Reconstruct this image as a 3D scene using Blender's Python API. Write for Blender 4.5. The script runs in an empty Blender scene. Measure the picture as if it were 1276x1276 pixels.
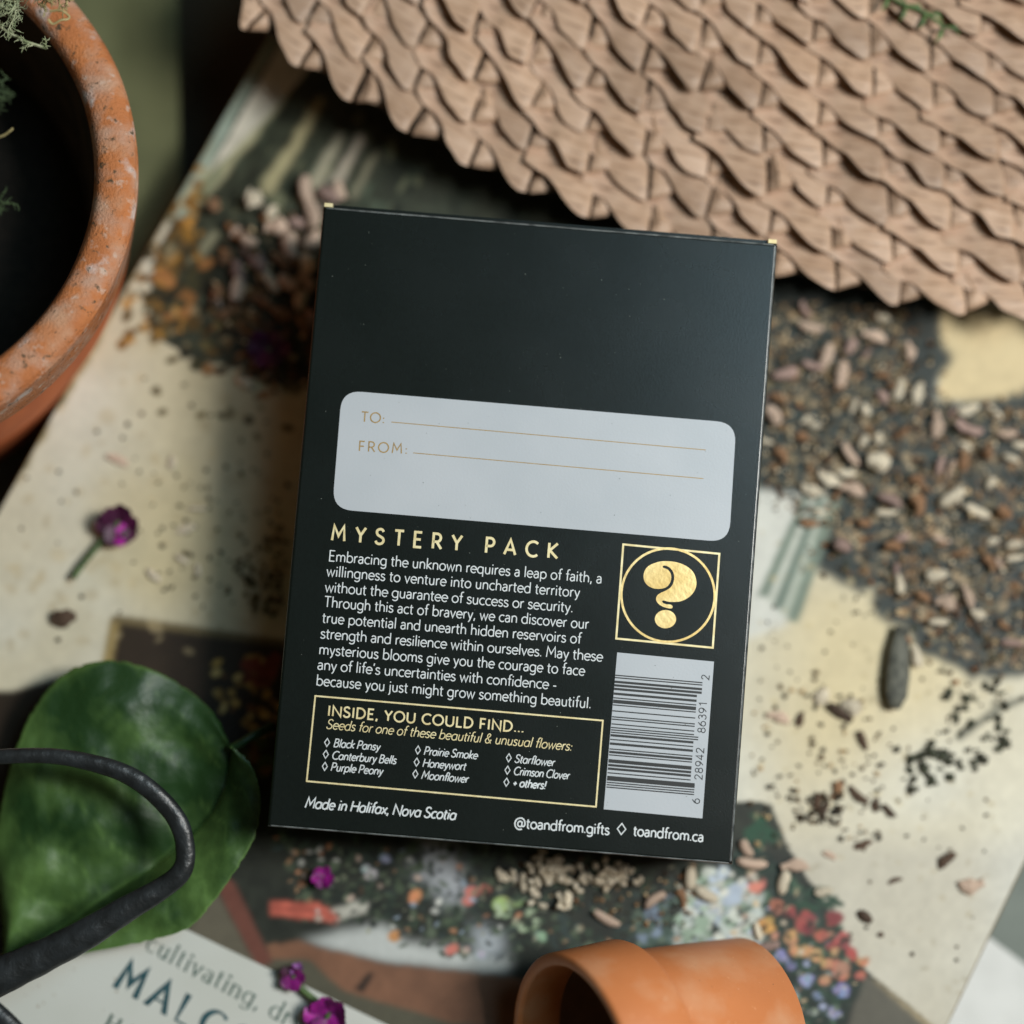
import bpy, math, random
import numpy as np
from mathutils import Vector, Matrix, noise as mnoise

random.seed(7); rng = np.random.default_rng(7)
scene = bpy.context.scene
col = scene.collection
R = math.radians

# ------------------------------------------------------------------ camera
F = 0.232 / 1276 / 0.5          # tangent per photo pixel
CAMZ = 0.582
cam = bpy.data.cameras.new("camera"); cam.sensor_width = 36; cam.lens = 36 / (F * 1276)
cam.clip_start = 0.01; cam.clip_end = 20
cam.dof.use_dof = True; cam.dof.focus_distance = 0.498; cam.dof.aperture_fstop = 2.9
cam_o = bpy.data.objects.new("camera", cam); col.objects.link(cam_o)
cam_o.location = (0, 0, CAMZ); scene.camera = cam_o

# ------------------------------------------------------------------ light
w = bpy.data.worlds.new("World"); scene.world = w; w.use_nodes = True
bg = w.node_tree.nodes['Background']
bg.inputs[0].default_value = (1.0, 0.88, 0.52, 1); bg.inputs[1].default_value = 0.05

def area(name, loc, target, sx, sy, power, color):
    l = bpy.data.lights.new(name, 'AREA'); l.shape = 'RECTANGLE'; l.size = sx; l.size_y = sy
    l.energy = power; l.color = color
    o = bpy.data.objects.new(name, l); col.objects.link(o); o.location = loc
    o.rotation_euler = (Vector(target) - Vector(loc)).to_track_quat('-Z', 'Y').to_euler()
    return o
area("window_light", (0.47, 0.12, 0.76), (0.02, 0.0, 0.03), 0.17, 0.22, 7.2, (1.0, 0.98, 0.925))
area("skylight", (0.46, 0.36, 1.15), (0.0, 0.0, 0.05), 0.30, 0.46, 3.0, (0.50, 0.82, 1.0))

scene.view_settings.view_transform = 'Standard'; scene.view_settings.look = 'None'
scene.view_settings.exposure = 0.0; scene.view_settings.gamma = 1.0
scene.cycles.use_denoising = True
scene.cycles.max_bounces = 6

# ------------------------------------------------------------------ geometry helpers
CAM = Vector((0, 0, CAMZ))
def ray(px, py): return Vector(((px - 638) * F, -(py - 638) * F, -1.0))
def at(px, py, z):
    return CAM + ray(px, py) * (CAMZ - z)
class Plane:
    def __init__(s, a, b, c):
        s.p = a; s.n = (b - a).cross(c - a).normalized()
        if s.n.z < 0: s.n = -s.n
    def hit(s, px, py, up=0.0):
        d = ray(px, py); t = (s.p + s.n * up - CAM).dot(s.n) / d.dot(s.n)
        return CAM + d * t
    def z(s, x, y):
        return s.p.z - (s.n.x * (x - s.p.x) + s.n.y * (y - s.p.y)) / s.n.z
BOOK = Plane(at(0, 1276, .060), at(1276, 1276, .058), at(300, 50, .025))

def props(o, label=None, cat=None, group=None, kind=None):
    if label: o['label'] = label
    if cat: o['category'] = cat
    if group: o['group'] = group
    if kind: o['kind'] = kind
    return o
def mesh(name, verts, faces, m=None, smooth=False):
    me = bpy.data.meshes.new(name)
    me.from_pydata([tuple(v) for v in verts], [], faces)
    if m: me.materials.append(m)
    if smooth: me.polygons.foreach_set('use_smooth', [True] * len(me.polygons))
    me.update(); return me
def obj(name, me, parent=None, loc=None):
    o = bpy.data.objects.new(name, me); col.objects.link(o)
    if parent: o.parent = parent
    if loc is not None: o.location = loc
    return o
def empty(name, mat=None):
    o = bpy.data.objects.new(name, None); col.objects.link(o); o.empty_display_size = .01
    if mat is not None: o.matrix_world = mat
    return o
class MB:
    def __init__(s): s.v = []; s.f = []
    def add(s, verts, faces):
        n = len(s.v); s.v += [tuple(v) for v in verts]; s.f += [tuple(i + n for i in f) for f in faces]
    def box(s, c, sz, rz=0):
        a, b, d = sz[0] / 2, sz[1] / 2, sz[2] / 2
        cr, sr = math.cos(rz), math.sin(rz)
        vs = [(c[0] + x * cr - y * sr, c[1] + x * sr + y * cr, c[2] + z) for z in (-d, d) for x, y in ((-a, -b), (a, -b), (a, b), (-a, b))]
        s.add(vs, [(3, 2, 1, 0), (4, 5, 6, 7), (0, 1, 5, 4), (1, 2, 6, 5), (2, 3, 7, 6), (3, 0, 4, 7)])
    def tube(s, pts, rad, n=8, flat=1.0):
        pts = [Vector(p) for p in pts]; base = len(s.v); up = Vector((0, 0, 1))
        for i, p in enumerate(pts):
            t = (pts[min(i + 1, len(pts) - 1)] - pts[max(i - 1, 0)]).normalized()
            a = t.cross(up)
            if a.length < 1e-4: a = t.cross(Vector((0, 1, 0)))
            a.normalize(); b = a.cross(t)
            r = rad[i] if hasattr(rad, '__len__') else rad
            for k in range(n):
                an = 2 * math.pi * k / n
                s.v.append(tuple(p + a * (r * math.cos(an)) + b * (r * flat * math.sin(an))))
        for i in range(len(pts) - 1):
            for k in range(n):
                q = base + i * n; s.f.append((q + k, q + (k + 1) % n, q + n + (k + 1) % n, q + n + k))
        s.f.append(tuple(base + k for k in range(n))[::-1])
        s.f.append(tuple(base + (len(pts) - 1) * n + k for k in range(n)))
    def build(s, name, m, parent=None, smooth=False):
        return obj(name, mesh(name, s.v, s.f, m, smooth), parent)
def catmull(P, n=8, closed=False):
    P = [tuple(map(float, p)) for p in P]; out = []; L = len(P)
    rngi = range(L if closed else L - 1)
    g = (lambda i: P[i % L]) if closed else (lambda i: P[max(0, min(L - 1, i))])
    for i in rngi:
        a, b, c, d = g(i - 1), g(i), g(i + 1), g(i + 2)
        for k in range(n):
            t = k / n
            out.append(tuple(.5 * (2 * b[j] + (c[j] - a[j]) * t + (2 * a[j] - 5 * b[j] + 4 * c[j] - d[j]) * t * t
                                   + (3 * b[j] - a[j] - 3 * c[j] + d[j]) * t ** 3) for j in range(len(b))))
    if not closed: out.append(P[-1])
    return out

# ------------------------------------------------------------------ materials
def srgb(r, g, b):
    f = lambda c: (c / 255 / 12.92) if c / 255 <= .04045 else ((c / 255 + .055) / 1.055) ** 2.4
    return (f(r), f(g), f(b))
def material(name, c1, c2=None, scale=300, rough=.6, bump=0.0, bscale=None, stretch=(1, 1, 1), metal=0, spec=.5,
             lo=.35, hi=.65, detail=5, rand=0.0, coat=0, sss=0, bdist=.0004):
    m = bpy.data.materials.new(name); m.use_nodes = True; nt = m.node_tree; N = nt.nodes; L = nt.links
    bs = N['Principled BSDF']; bs.inputs['Roughness'].default_value = rough; bs.inputs['Metallic'].default_value = metal
    bs.inputs['Specular IOR Level'].default_value = spec; bs.inputs['Coat Weight'].default_value = coat
    if sss:
        bs.inputs['Subsurface Weight'].default_value = sss; bs.inputs['Subsurface Scale'].default_value = .002
    tc = N.new('ShaderNodeTexCoord'); mp = N.new('ShaderNodeMapping'); mp.inputs['Scale'].default_value = stretch
    L.new(tc.outputs['Object'], mp.inputs['Vector'])
    vec = mp.outputs[0]
    if rand:
        oi = N.new('ShaderNodeObjectInfo'); ad = N.new('ShaderNodeVectorMath'); ad.operation = 'ADD'
        L.new(vec, ad.inputs[0]); L.new(oi.outputs['Random'], ad.inputs[1]); vec = ad.outputs[0]
    nz = N.new('ShaderNodeTexNoise'); nz.inputs['Scale'].default_value = scale; nz.inputs['Detail'].default_value = detail
    L.new(vec, nz.inputs['Vector'])
    cr = N.new('ShaderNodeValToRGB'); cr.color_ramp.elements[0].position = lo; cr.color_ramp.elements[1].position = hi
    c2 = c2 or tuple(x * .7 for x in c1)
    cr.color_ramp.elements[0].color = (*c2, 1); cr.color_ramp.elements[1].color = (*c1, 1)
    L.new(nz.outputs['Fac'], cr.inputs['Fac']); out = cr.outputs['Color']
    if rand:
        hs = N.new('ShaderNodeHueSaturation'); mr = N.new('ShaderNodeMapRange')
        mr.inputs['To Min'].default_value = 1 - rand; mr.inputs['To Max'].default_value = 1 + rand
        L.new(oi.outputs['Random'], mr.inputs['Value']); L.new(mr.outputs[0], hs.inputs['Value'])
        L.new(out, hs.inputs['Color']); out = hs.outputs[0]
    L.new(out, bs.inputs['Base Color'])
    if bump:
        n2 = N.new('ShaderNodeTexNoise'); n2.inputs['Scale'].default_value = bscale or scale * 2; n2.inputs['Detail'].default_value = 6
        L.new(vec, n2.inputs['Vector'])
        bp = N.new('ShaderNodeBump'); bp.inputs['Strength'].default_value = bump; bp.inputs['Distance'].default_value = bdist
        L.new(n2.outputs['Fac'], bp.inputs['Height']); L.new(bp.outputs[0], bs.inputs['Normal'])
    m['out'] = 0
    return m
def mix_layer(m, color, scale, lo, hi, rough=None, stretch=None, kind='noise', detail=6):
    """lay a patchy second colour over a material"""
    nt = m.node_tree; N = nt.nodes; L = nt.links; bs = N['Principled BSDF']
    src = bs.inputs['Base Color'].links[0].from_socket
    tc = N.new('ShaderNodeTexCoord'); mp = N.new('ShaderNodeMapping')
    if stretch: mp.inputs['Scale'].default_value = stretch
    L.new(tc.outputs['Object'], mp.inputs['Vector'])
    if kind == 'noise':
        t = N.new('ShaderNodeTexNoise'); t.inputs['Detail'].default_value = detail; t.inputs['Scale'].default_value = scale; o = t.outputs['Fac']
    else:
        t = N.new('ShaderNodeTexVoronoi'); t.inputs['Scale'].default_value = scale; o = t.outputs['Distance']
    L.new(mp.outputs[0], t.inputs['Vector'])
    mr = N.new('ShaderNodeMapRange'); mr.inputs['From Min'].default_value = lo; mr.inputs['From Max'].default_value = hi
    L.new(o, mr.inputs['Value'])
    mx = N.new('ShaderNodeMix'); mx.data_type = 'RGBA'
    L.new(mr.outputs[0], mx.inputs['Factor']); L.new(src, mx.inputs['A']); mx.inputs['B'].default_value = (*color, 1)
    L.new(mx.outputs['Result'], bs.inputs['Base Color'])
    return mr
def attr_mat(name, attr, rough=.5, coat=0, spec=.5):
    m = bpy.data.materials.new(name); m.use_nodes = True; nt = m.node_tree
    a = nt.nodes.new('ShaderNodeAttribute'); a.attribute_name = attr
    bs = nt.nodes['Principled BSDF']; nt.links.new(a.outputs['Color'], bs.inputs['Base Color'])
    bs.inputs['Roughness'].default_value = rough; bs.inputs['Coat Weight'].default_value = coat; bs.inputs['Specular IOR Level'].default_value = spec
    return m

M_black = material('black_card', (.0038, .0072, .0062), (.0030, .0058, .0050), 900, .28, .16, 2500, spec=.5, bdist=.0001)
mix_layer(M_black, (.22, .25, .22), 420, .055, .035, kind='voronoi')
# dust specks only here and there
nt = M_black.node_tree
M_cardedge = material('worn_glint_card', (.22, .24, .24), (.035, .042, .044), 420, .4, lo=.3, hi=.7)
M_gold = material('gold_foil', (.86, .67, .32), (.66, .44, .15), 110, .38, .12, 900, metal=.6, lo=.3, hi=.7)
M_goldpale = material('pale_gold_foil', (.86, .76, .46), (.70, .58, .30), 500, .5, metal=.25)
M_goldink = material('brown_gold_ink', (.40, .26, .09), (.33, .21, .07), 500, .5, metal=.1)
M_label = material('white_label_print', (.50, .53, .57), (.455, .49, .53), 38, .34, .25, 1900, bdist=.00008)
M_white = material('white_ink', (.72, .76, .78), (.6, .64, .66), 700, .5)
M_ink = material('black_ink', (.014, .016, .017), None, 500, .5)
M_leaf = material('woven_leaf', (.52, .355, .25), (.38, .24, .155), 420, .5, .7, 900, (.08, 1, 1), rand=.2, bdist=.0006, lo=.3, hi=.72)
mix_layer(M_leaf, (.52, .38, .28), 60, .50, .75)
mix_layer(M_leaf, (.24, .14, .085), 75, .58, .85)
mix_layer(M_leaf, (.50, .28, .18), 34, .50, .72)
mix_layer(M_leaf, (.22, .13, .08), 900, .58, .72, stretch=(.12, 1, 1))
M_leafback = material('woven_backing', (.045, .028, .016), None, 300, .8, .5)
M_terra_old = material('weathered_terracotta', (.54, .19, .062), (.42, .14, .045), 90, .8, .55, 1500, lo=.35, hi=.7, bdist=.0007)
mix_layer(M_terra_old, (.50, .33, .25), 150, .46, .80)
mix_layer(M_terra_old, (.56, .36, .24), 110, .52, .85, detail=14)
mix_layer(M_terra_old, (.62, .55, .52), 130, .60, .72, detail=14)
mix_layer(M_terra_old, (.60, .48, .40), 330, .60, .78, detail=10)
mix_layer(M_terra_old, (.20, .09, .04), 900, .62, .95, detail=8)
mix_layer(M_terra_old, (.09, .06, .03), 520, .60, .70)
M_terra_body = material('terracotta_body', (.62, .16, .045), (.5, .12, .035), 90, .7, .2)
M_terra_in = material('shaded_terracotta_inside', (.075, .05, .03), (.03, .022, .014), 120, .85, .4)  # inner wall clay coloured dark, standing for shade inside the pot
M_terra_new = material('new_terracotta', (.66, .235, .085), (.58, .195, .066), 55, .5, .25, 1600, lo=.3, hi=.7, bdist=.0002)
mix_layer(M_terra_new, (.78, .36, .17), 900, .68, .76)
mix_layer(M_terra_new, (.70, .38, .22), 60, .50, .78, detail=10)
mix_layer(M_terra_new, (.34, .12, .05), 700, .70, .78)
mix_layer(M_terra_new, (.74, .46, .30), 420, .70, .80)
M_terra_newin = material('new_terracotta_inside', (.20, .10, .055), (.12, .06, .035), 90, .7, .2)  # darker copy of the new clay, inside shade put into the colour
M_soil = material('dark_soil', (.018, .013, .008), (.006, .005, .003), 500, .95, 1.0, 900, bdist=.002)
M_moss = material('pale_lichen', (.50, .52, .34), (.24, .29, .15), 700, .8, rand=.2)
M_mossdark = material('dark_moss', (.07, .11, .045), (.03, .05, .02), 700, .85, rand=.2)
M_fibre = material('dry_fibre', (.50, .42, .20), (.30, .24, .10), 600, .7)
M_iron = material('black_iron', (.020, .024, .027), (.010, .012, .013), 260, .38, .5, 420, bdist=.0006)
M_petal = material('magenta_petal', (.34, .012, .26), (.12, .006, .10), 260, .5, rand=.25, sss=.2)
M_petaldark = material('wine_petal', (.085, .006, .05), (.03, .004, .02), 260, .55, rand=.2)
M_stem = material('green_stem', (.10, .17, .05), (.05, .09, .03), 500, .6, rand=.2)
M_table = material('dark_table', (.075, .044, .018), (.040, .025, .011), 40, .75, .3, 200)
M_cloth = material('white_cloth', (.66, .66, .64), (.60, .60, .58), 120, .85, .3, 900)
M_olive = material('olive_cloth', (.125, .135, .062), (.09, .10, .045), 60, .85, .3, 900)
M_pages = material('page_block', (.62, .58, .48), (.45, .42, .34), 900, .7, .5, 1500, (.2, .2, 6))
M_chip = {
    'pale tan': material('pale_tan_chip', (.66, .50, .40), (.44, .30, .21), 500, .6, .4, rand=.2),
    'cream': material('cream_chip', (.74, .66, .52), (.54, .45, .32), 500, .6, .4, rand=.15),
    'pinkish': material('pinkish_chip', (.42, .29, .25), (.28, .18, .15), 500, .6, .4, rand=.2),
    'rusty': material('rusty_chip', (.33, .18, .09), (.18, .09, .045), 500, .65, .4, rand=.2),
    'dark brown': material('dark_brown_chip', (.11, .062, .035), (.05, .03, .02), 500, .65, .4, rand=.3),
}
M_crumb = attr_mat('crumbs', 'tint', .75)
M_print = attr_mat('cover_print', 'ink', .54, 0, .30)
M_panel = material('title_panel_print', (.60, .61, .57), (.54, .55, .50), 30, .45, .05)
mix_layer(M_panel, (.36, .30, .20), 90, .70, .80)
M_teal = material('teal_ink', (.02, .085, .105), None, 500, .5)
M_greenink = material('green_ink', (.06, .12, .095), None, 500, .5)

# ================================================================== SETTING
o = obj('table', mesh('table', [(-1.2, -1, -.012), (1.2, -1, -.012), (1.2, 1, -.012), (-1.2, 1, -.012)], [(0, 1, 2, 3)], M_table)); props(o, kind='structure')

def slab(name, pts, z0, z1, m, bev=.002, wav=0.0):
    """closed slab through top corner points (world xy), thickness down to z0"""
    n = len(pts); V = []; cx = sum(p[0] for p in pts) / n; cy = sum(p[1] for p in pts) / n
    ins = lambda p, d: (p[0] + (cx - p[0]) * d / math.hypot(cx - p[0], cy - p[1]), p[1] + (cy - p[1]) * d / math.hypot(cx - p[0], cy - p[1]))
    for z, d in ((z0, 0), (z1 - bev, 0), (z1 - bev * .3, bev * .3), (z1, bev)):
        V += [(*ins(p, d), z) for p in pts]
    fs = []
    for r in range(3):
        for k in range(n): fs.append((r * n + k, r * n + (k + 1) % n, (r + 1) * n + (k + 1) % n, (r + 1) * n + k))
    fs.append(tuple(3 * n + k for k in range(n))); fs.append(tuple(range(n))[::-1])
    return obj(name, mesh(name, V, fs, m, True))
def cloth_sheet(name, pts, z, m, amp, fr, seed, n=40):
    q = [at(px, py, z) for px, py in pts]; V = []; fs = []
    for i in range(n + 1):
        for j in range(n + 1):
            u, v = i / n, j / n
            p = (q[0] * (1 - u) + q[1] * u) * (1 - v) + (q[3] * (1 - u) + q[2] * u) * v
            d = mnoise.noise(Vector((p.x * fr, p.y * fr * .5, seed))) * amp
            V.append((p.x, p.y, p.z + d))
    for i in range(n):
        for j in range(n):
            a = i * (n + 1) + j; fs.append((a, a + n + 1, a + n + 2, a + 1))
    V2 = [(x, y, zz - .002) for x, y, zz in V]; k = len(V)
    fs += [tuple(i + k for i in f[::-1]) for f in fs]
    return obj(name, mesh(name, V + V2, fs, m, True))
oc = cloth_sheet('folded_cloth', [(60, -220), (222, -220), (222, 420), (60, 420)], .008, M_olive, .006, 30, 3)
props(oc, 'olive green cloth lying in the gap between the big pot and the book', 'cloth')
M_grey = material('grey_green_shadow', (.20, .225, .20), (.16, .18, .16), 90, .85, .3, 900)
gc = cloth_sheet('shadow_sheet', [(1200, 1000), (1700, 700), (1900, 1800), (1100, 1800)], .016, M_grey, .006, 22, 5)  # added grey sheet, its colour stands in for a shadow wedge
props(gc, 'grey green sheet standing for shadow beside the right book edge above the white cloth', 'cloth')
wc = cloth_sheet('white_cloth', [(1188, 1135), (1700, 1520), (1600, 2100), (900, 1800)], .032, M_cloth, .012, 22, 8)
props(wc, 'white cloth in the lower right corner past the book edge', 'cloth')

# ================================================================== BOOK (with printed cover)
EDGE_L0, EDGE_L1 = (318, 60), (-4, 640)     # left edge of the cover in view
A = BOOK.hit(*EDGE_L0); Bp = BOOK.hit(*EDGE_L1)
yb = (A - Bp).normalized(); xb = yb.cross(BOOK.n).normalized()
RIGHT = BOOK.hit(1276, 1078)
bw = (RIGHT - A).dot(xb)
top_y = (A - Bp).length + .03
O = Bp                                     # origin of the book frame: a point on the left edge
MBK = Matrix(((xb.x, yb.x, BOOK.n.x, O.x), (xb.y, yb.y, BOOK.n.y, O.y), (xb.z, yb.z, BOOK.n.z, O.z), (0, 0, 0, 1)))
book = empty('book', MBK)
props(book, 'large illustrated gardening book lying flat under the black box, cover scattered with seeds', 'book')
YT = .19; YB = -.19
TH = .020
def bend(x, y):          # the cover sinks a little towards its upper left corner
    a = max(0, .055 - x) / .055; b = max(0, y - .03) / .16
    return -.010 * a * a * b
# pages and cover boards
b = MB(); b.box((bw / 2 - .002, (YT + YB) / 2, -.003 - .014 / 2), (bw - .012, YT - YB - .008, .0125)); b.build('page_block', M_pages, book)
M_board = material('cover_board', (.40, .36, .24), (.20, .13, .05), 60, .5, lo=.4, hi=.6)
b = MB(); b.box((bw / 2, (YT + YB) / 2, -.0185), (bw, YT - YB, .0022)); b.build('back_cover', M_board, book)
# --- printed picture, painted as print colours, plus some shade left of the box, on a canvas (2 px cells of the photo), then laid on the cover
X0, Y0, CS = -260, -300, 2.0
NX, NY = 960, 960
yy, xx = np.mgrid[0:NY, 0:NX]; PX = X0 + xx * CS; PY = Y0 + yy * CS
canvas = np.zeros((NY, NX, 3), np.float32)
def vnoise(scale, seed, octs=3):
    r = np.random.default_rng(seed); out = np.zeros((NY, NX)); tot = 0
    for o_ in range(octs):
        s = scale / 2 ** o_; gx = int(NX * CS / s) + 3; gy = int(NY * CS / s) + 3
        g = r.random((gy, gx)); u = (PX - X0) / s; v = (PY - Y0) / s
        iu = u.astype(int); iv = v.astype(int); fu = u - iu; fv = v - iv
        fu = fu * fu * (3 - 2 * fu); fv = fv * fv * (3 - 2 * fv)
        n_ = (g[iv, iu] * (1 - fu) + g[iv, iu + 1] * fu) * (1 - fv) + (g[iv + 1, iu] * (1 - fu) + g[iv + 1, iu + 1] * fu) * fv
        out += n_ / 2 ** o_; tot += 1 / 2 ** o_
    return out / tot
N1 = vnoise(140, 1); N2 = vnoise(34, 2); N3 = vnoise(14, 3, 2); N4 = vnoise(60, 5)
def polymask(P, wob=0):
    x = PX + (N2 - .5) * wob * 2 + (N3 - .5) * wob; y = PY + (N4 - .5) * wob * 2 + (N3 - .5) * wob
    ins = np.zeros((NY, NX), bool); n = len(P)
    for i in range(n):
        x1, y1 = P[i]; x2, y2 = P[(i + 1) % n]
        if y1 == y2: continue
        c = ((y1 > y) != (y2 > y)) & (x < (x2 - x1) * (y - y1) / (y2 - y1) + x1); ins ^= c
    return ins
def soft(mask, r):
    m = mask.astype(np.float32)
    k = max(1, int(r / CS))
    for _ in range(2):
        for ax in (0, 1):
            c = np.cumsum(np.pad(m, [(k + 1, k) if a == ax else (0, 0) for a in (0, 1)], mode='edge'), axis=ax)
            m = (np.take(c, range(2 * k + 1, c.shape[ax]), ax) - np.take(c, range(0, c.shape[ax] - 2 * k - 1), ax)) / (2 * k + 1)
    return m
def paint(mask, c, var=.0, nz=None, alpha=1.0):
    m = (mask.astype(np.float32) * alpha)[..., None]
    cc = np.array(c, np.float32)[None, None] * (1 + var * ((N3 if nz is None else nz) - .5)[..., None] * 2)
    canvas[:] = canvas * (1 - m) + cc * m
def blob(x, y, r, c, ry=None, ang=0, alpha=1):
    ry = ry or r; R_ = max(r, ry) + 4
    i0 = max(0, int((y - R_ - Y0) / CS)); i1 = min(NY, int((y + R_ - Y0) / CS) + 1)
    j0 = max(0, int((x - R_ - X0) / CS)); j1 = min(NX, int((x + R_ - X0) / CS) + 1)
    if i1 <= i0 or j1 <= j0: return
    dx = PX[i0:i1, j0:j1] - x; dy = PY[i0:i1, j0:j1] - y; ca, sa = math.cos(ang), math.sin(ang)
    u = (dx * ca + dy * sa) / r; v = (-dx * sa + dy * ca) / ry
    d = 1 - np.clip((np.sqrt(u * u + v * v) - .8) / .3, 0, 1); d = (d * alpha)[..., None]
    canvas[i0:i1, j0:j1] = canvas[i0:i1, j0:j1] * (1 - d) + np.array(c, np.float32) * d
def scatter(P, n, cols, r0, r1, asp=2.0, ang=None, alpha=1):
    xs = [p[0] for p in P]; ys = [p[1] for p in P]; k = 0
    while k < n:
        x = random.uniform(min(xs), max(xs)); y = random.uniform(min(ys), max(ys))
        ins = False
        for i in range(len(P)):
            x1, y1 = P[i]; x2, y2 = P[(i + 1) % len(P)]
            if (y1 > y) != (y2 > y) and x < (x2 - x1) * (y - y1) / (y2 - y1) + x1: ins = not ins
        k += 1
        if not ins: continue
        r = random.uniform(r0, r1); c = random.choice(cols); f = random.uniform(.75, 1.25)
        blob(x, y, r, tuple(v * f for v in c), r / random.uniform(1, asp), random.uniform(0, 3.14) if ang is None else ang + random.gauss(0, .15), alpha)
S = srgb
cream = np.array(S(210, 207, 193)); 
canvas[:] = cream
paint(soft(N1 > .52, 30), S(196, 184, 154), alpha=.6)
paint(soft(N4 > .62, 14), S(214, 208, 188), alpha=.5)
paint(soft(polymask([(190, 380), (420, 440), (420, 800), (140, 800), (150, 560)], 30), 40), S(184, 168, 124), alpha=.6)  # tan tone painted into the cover for the shade left of the box
paint(soft((N1 < .44) & (PX < 420), 16), S(188, 172, 130), alpha=.45)  # blotchy part of the same painted shade on the left cover
paint(soft(polymask([(990, 700), (1200, 760), (1230, 860), (1120, 960), (980, 960), (970, 800)], 30), 36), S(208, 188, 138), alpha=.6)
paint(soft(polymask([(1165, 380), (1500, 420), (1500, 520), (1170, 500)]), 3), S(206, 186, 144))
GREENS = [S(34, 48, 38), S(52, 70, 50), S(26, 36, 30), S(78, 92, 66), S(44, 60, 56)]
DARK = S(36, 44, 38)
# dark printed area on the right, under the seeds
paint(soft(polymask([(900, 300), (1125, 330), (1178, 380), (1168, 500), (1276, 497), (1420, 500), (1420, 850), (1210, 845), (1160, 830), (1105, 770), (1090, 730), (1010, 700), (1010, 640), (900, 640)], 22), 5), S(36, 44, 40), .35)
P1 = [(940, 380), (1135, 380), (1140, 500), (1300, 505), (1300, 835), (1200, 830), (1100, 740), (1010, 650), (940, 620)]
scatter(P1, 1500, [S(40, 50, 46), S(96, 86, 62), S(66, 60, 44), S(150, 130, 100), S(120, 88, 52), S(30, 40, 38)], 3, 9)
paint(soft(polymask([(1132, 385), (1172, 388), (1166, 500), (1130, 505)]), 3), S(36, 42, 38), alpha=.9)
# pale slanting stripes beside the box
paint(soft(polymask([(940, 610), (1030, 620), (980, 780), (920, 800)]), 5), S(206, 205, 196))
for d, c in ((0, S(110, 124, 110)), (16, S(190, 192, 180)), (26, S(96, 112, 100)), (40, S(170, 176, 162)), (52, S(112, 126, 112))):
    paint(soft(polymask([(1000 + d * .7, 618), (1012 + d * .7, 620), (958 + d * .7, 745 + d * .6), (944 + d * .7, 742 + d * .6)]), 2), c)
scatter([(930, 600), (1040, 600), (1130, 700), (1290, 800), (1290, 880), (1180, 880), (1080, 790), (990, 720)], 150, [S(48, 52, 44), S(90, 84, 62), S(60, 54, 40)], 1.5, 6, 3, alpha=.8)
scatter(P1, 900, [S(26, 36, 34), S(120, 104, 76), S(176, 156, 122), S(52, 60, 54), S(84, 66, 42)], 1.5, 5, 3)
# lone stalk
paint(soft(polymask([(1190, 918), (1240, 880), (1300, 858), (1300, 864), (1244, 888), (1196, 924)]), 2), S(92, 92, 78))
# upper left: dark area with slanting pale streaks
paint(polymask([(330, -100), (900, -100), (900, 420), (480, 470), (395, 470), (330, 480), (240, 440), (180, 400), (175, 370), (210, 285)], 14), S(52, 56, 44), .45)
P2 = [(210, 270), (300, 130), (560, 150), (420, 480), (330, 470), (230, 420), (180, 390)]
scatter(P2, 500, [S(66, 74, 60), S(30, 34, 26), S(96, 98, 76), S(44, 46, 36)], 4, 14, 5, ang=R(120))
for (x1, y1, x2, y2, wd, c) in ((338, 40, 214, 270, 15, S(158, 172, 158)), (372, 90, 232, 262, 13, S(176, 172, 138)), (404, 120, 330, 240, 9, S(166, 158, 122)),
                                 (425, 165, 378, 262, 10, S(160, 154, 132)), (452, 170, 402, 258, 9, S(168, 158, 142)), (300, 170, 248, 250, 7, S(120, 126, 100)),
                                 (270, 290, 240, 330, 8, S(140, 138, 112)), (470, 190, 440, 250, 5, S(120, 116, 96))):
    L_ = math.hypot(x2 - x1, y2 - y1); nx, ny = (y2 - y1) / L_ * wd, -(x2 - x1) / L_ * wd
    paint(soft(polymask([(x1 + nx * .5, y1 + ny * .5), (x1 - nx * .5, y1 - ny * .5), (x2 - nx, y2 - ny), (x2 + nx, y2 + ny)], 4), 3), c, .15, N4)
scatter([(150, 250), (260, 200), (240, 420), (150, 430)], 130, [S(150, 110, 48), S(120, 84, 36), S(176, 128, 60), S(92, 72, 38)], 4, 10)
paint(soft(polymask([(308, 60), (322, 66), (210, 270), (160, 360), (20, 600), (-10, 640), (-20, 610), (150, 320), (196, 262)], 6), 3), S(142, 128, 82), .4)
scatter([(170, 300), (330, 330), (390, 480), (300, 500), (180, 400)], 240, [S(90, 70, 36), S(46, 44, 28), S(150, 104, 60), S(64, 62, 40), S(34, 34, 24)], 4, 12)
scatter([(170, 380), (330, 420), (380, 560), (200, 520)], 34, [S(96, 84, 50), S(70, 60, 36)], 3, 9)
# lower left: dark picture block
paint(soft(polymask([(-200, 870), (20, 860), (130, 828), (140, 768), (360, 800), (360, 1150), (-200, 1300)]), 3), S(44, 34, 24), .5, N4)
paint(soft(polymask([(138, 770), (150, 772), (138, 835), (126, 832)]), 2), S(150, 130, 84))
paint(soft(polymask([(140, 766), (360, 798), (360, 806), (142, 776)]), 2), S(110, 96, 66))
scatter([(265, 820), (345, 815), (350, 890), (320, 925), (270, 880)], 70, [S(186, 150, 80), S(150, 116, 58), S(206, 176, 110), S(110, 70, 34)], 4, 8)
scatter([(300, 820), (345, 815), (345, 850), (300, 850)], 16, [S(120, 50, 32)], 6, 11)
scatter([(300, 930), (345, 900), (350, 1030), (300, 1000)], 30, [S(70, 84, 36), S(120, 86, 34)], 5, 11)
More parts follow.
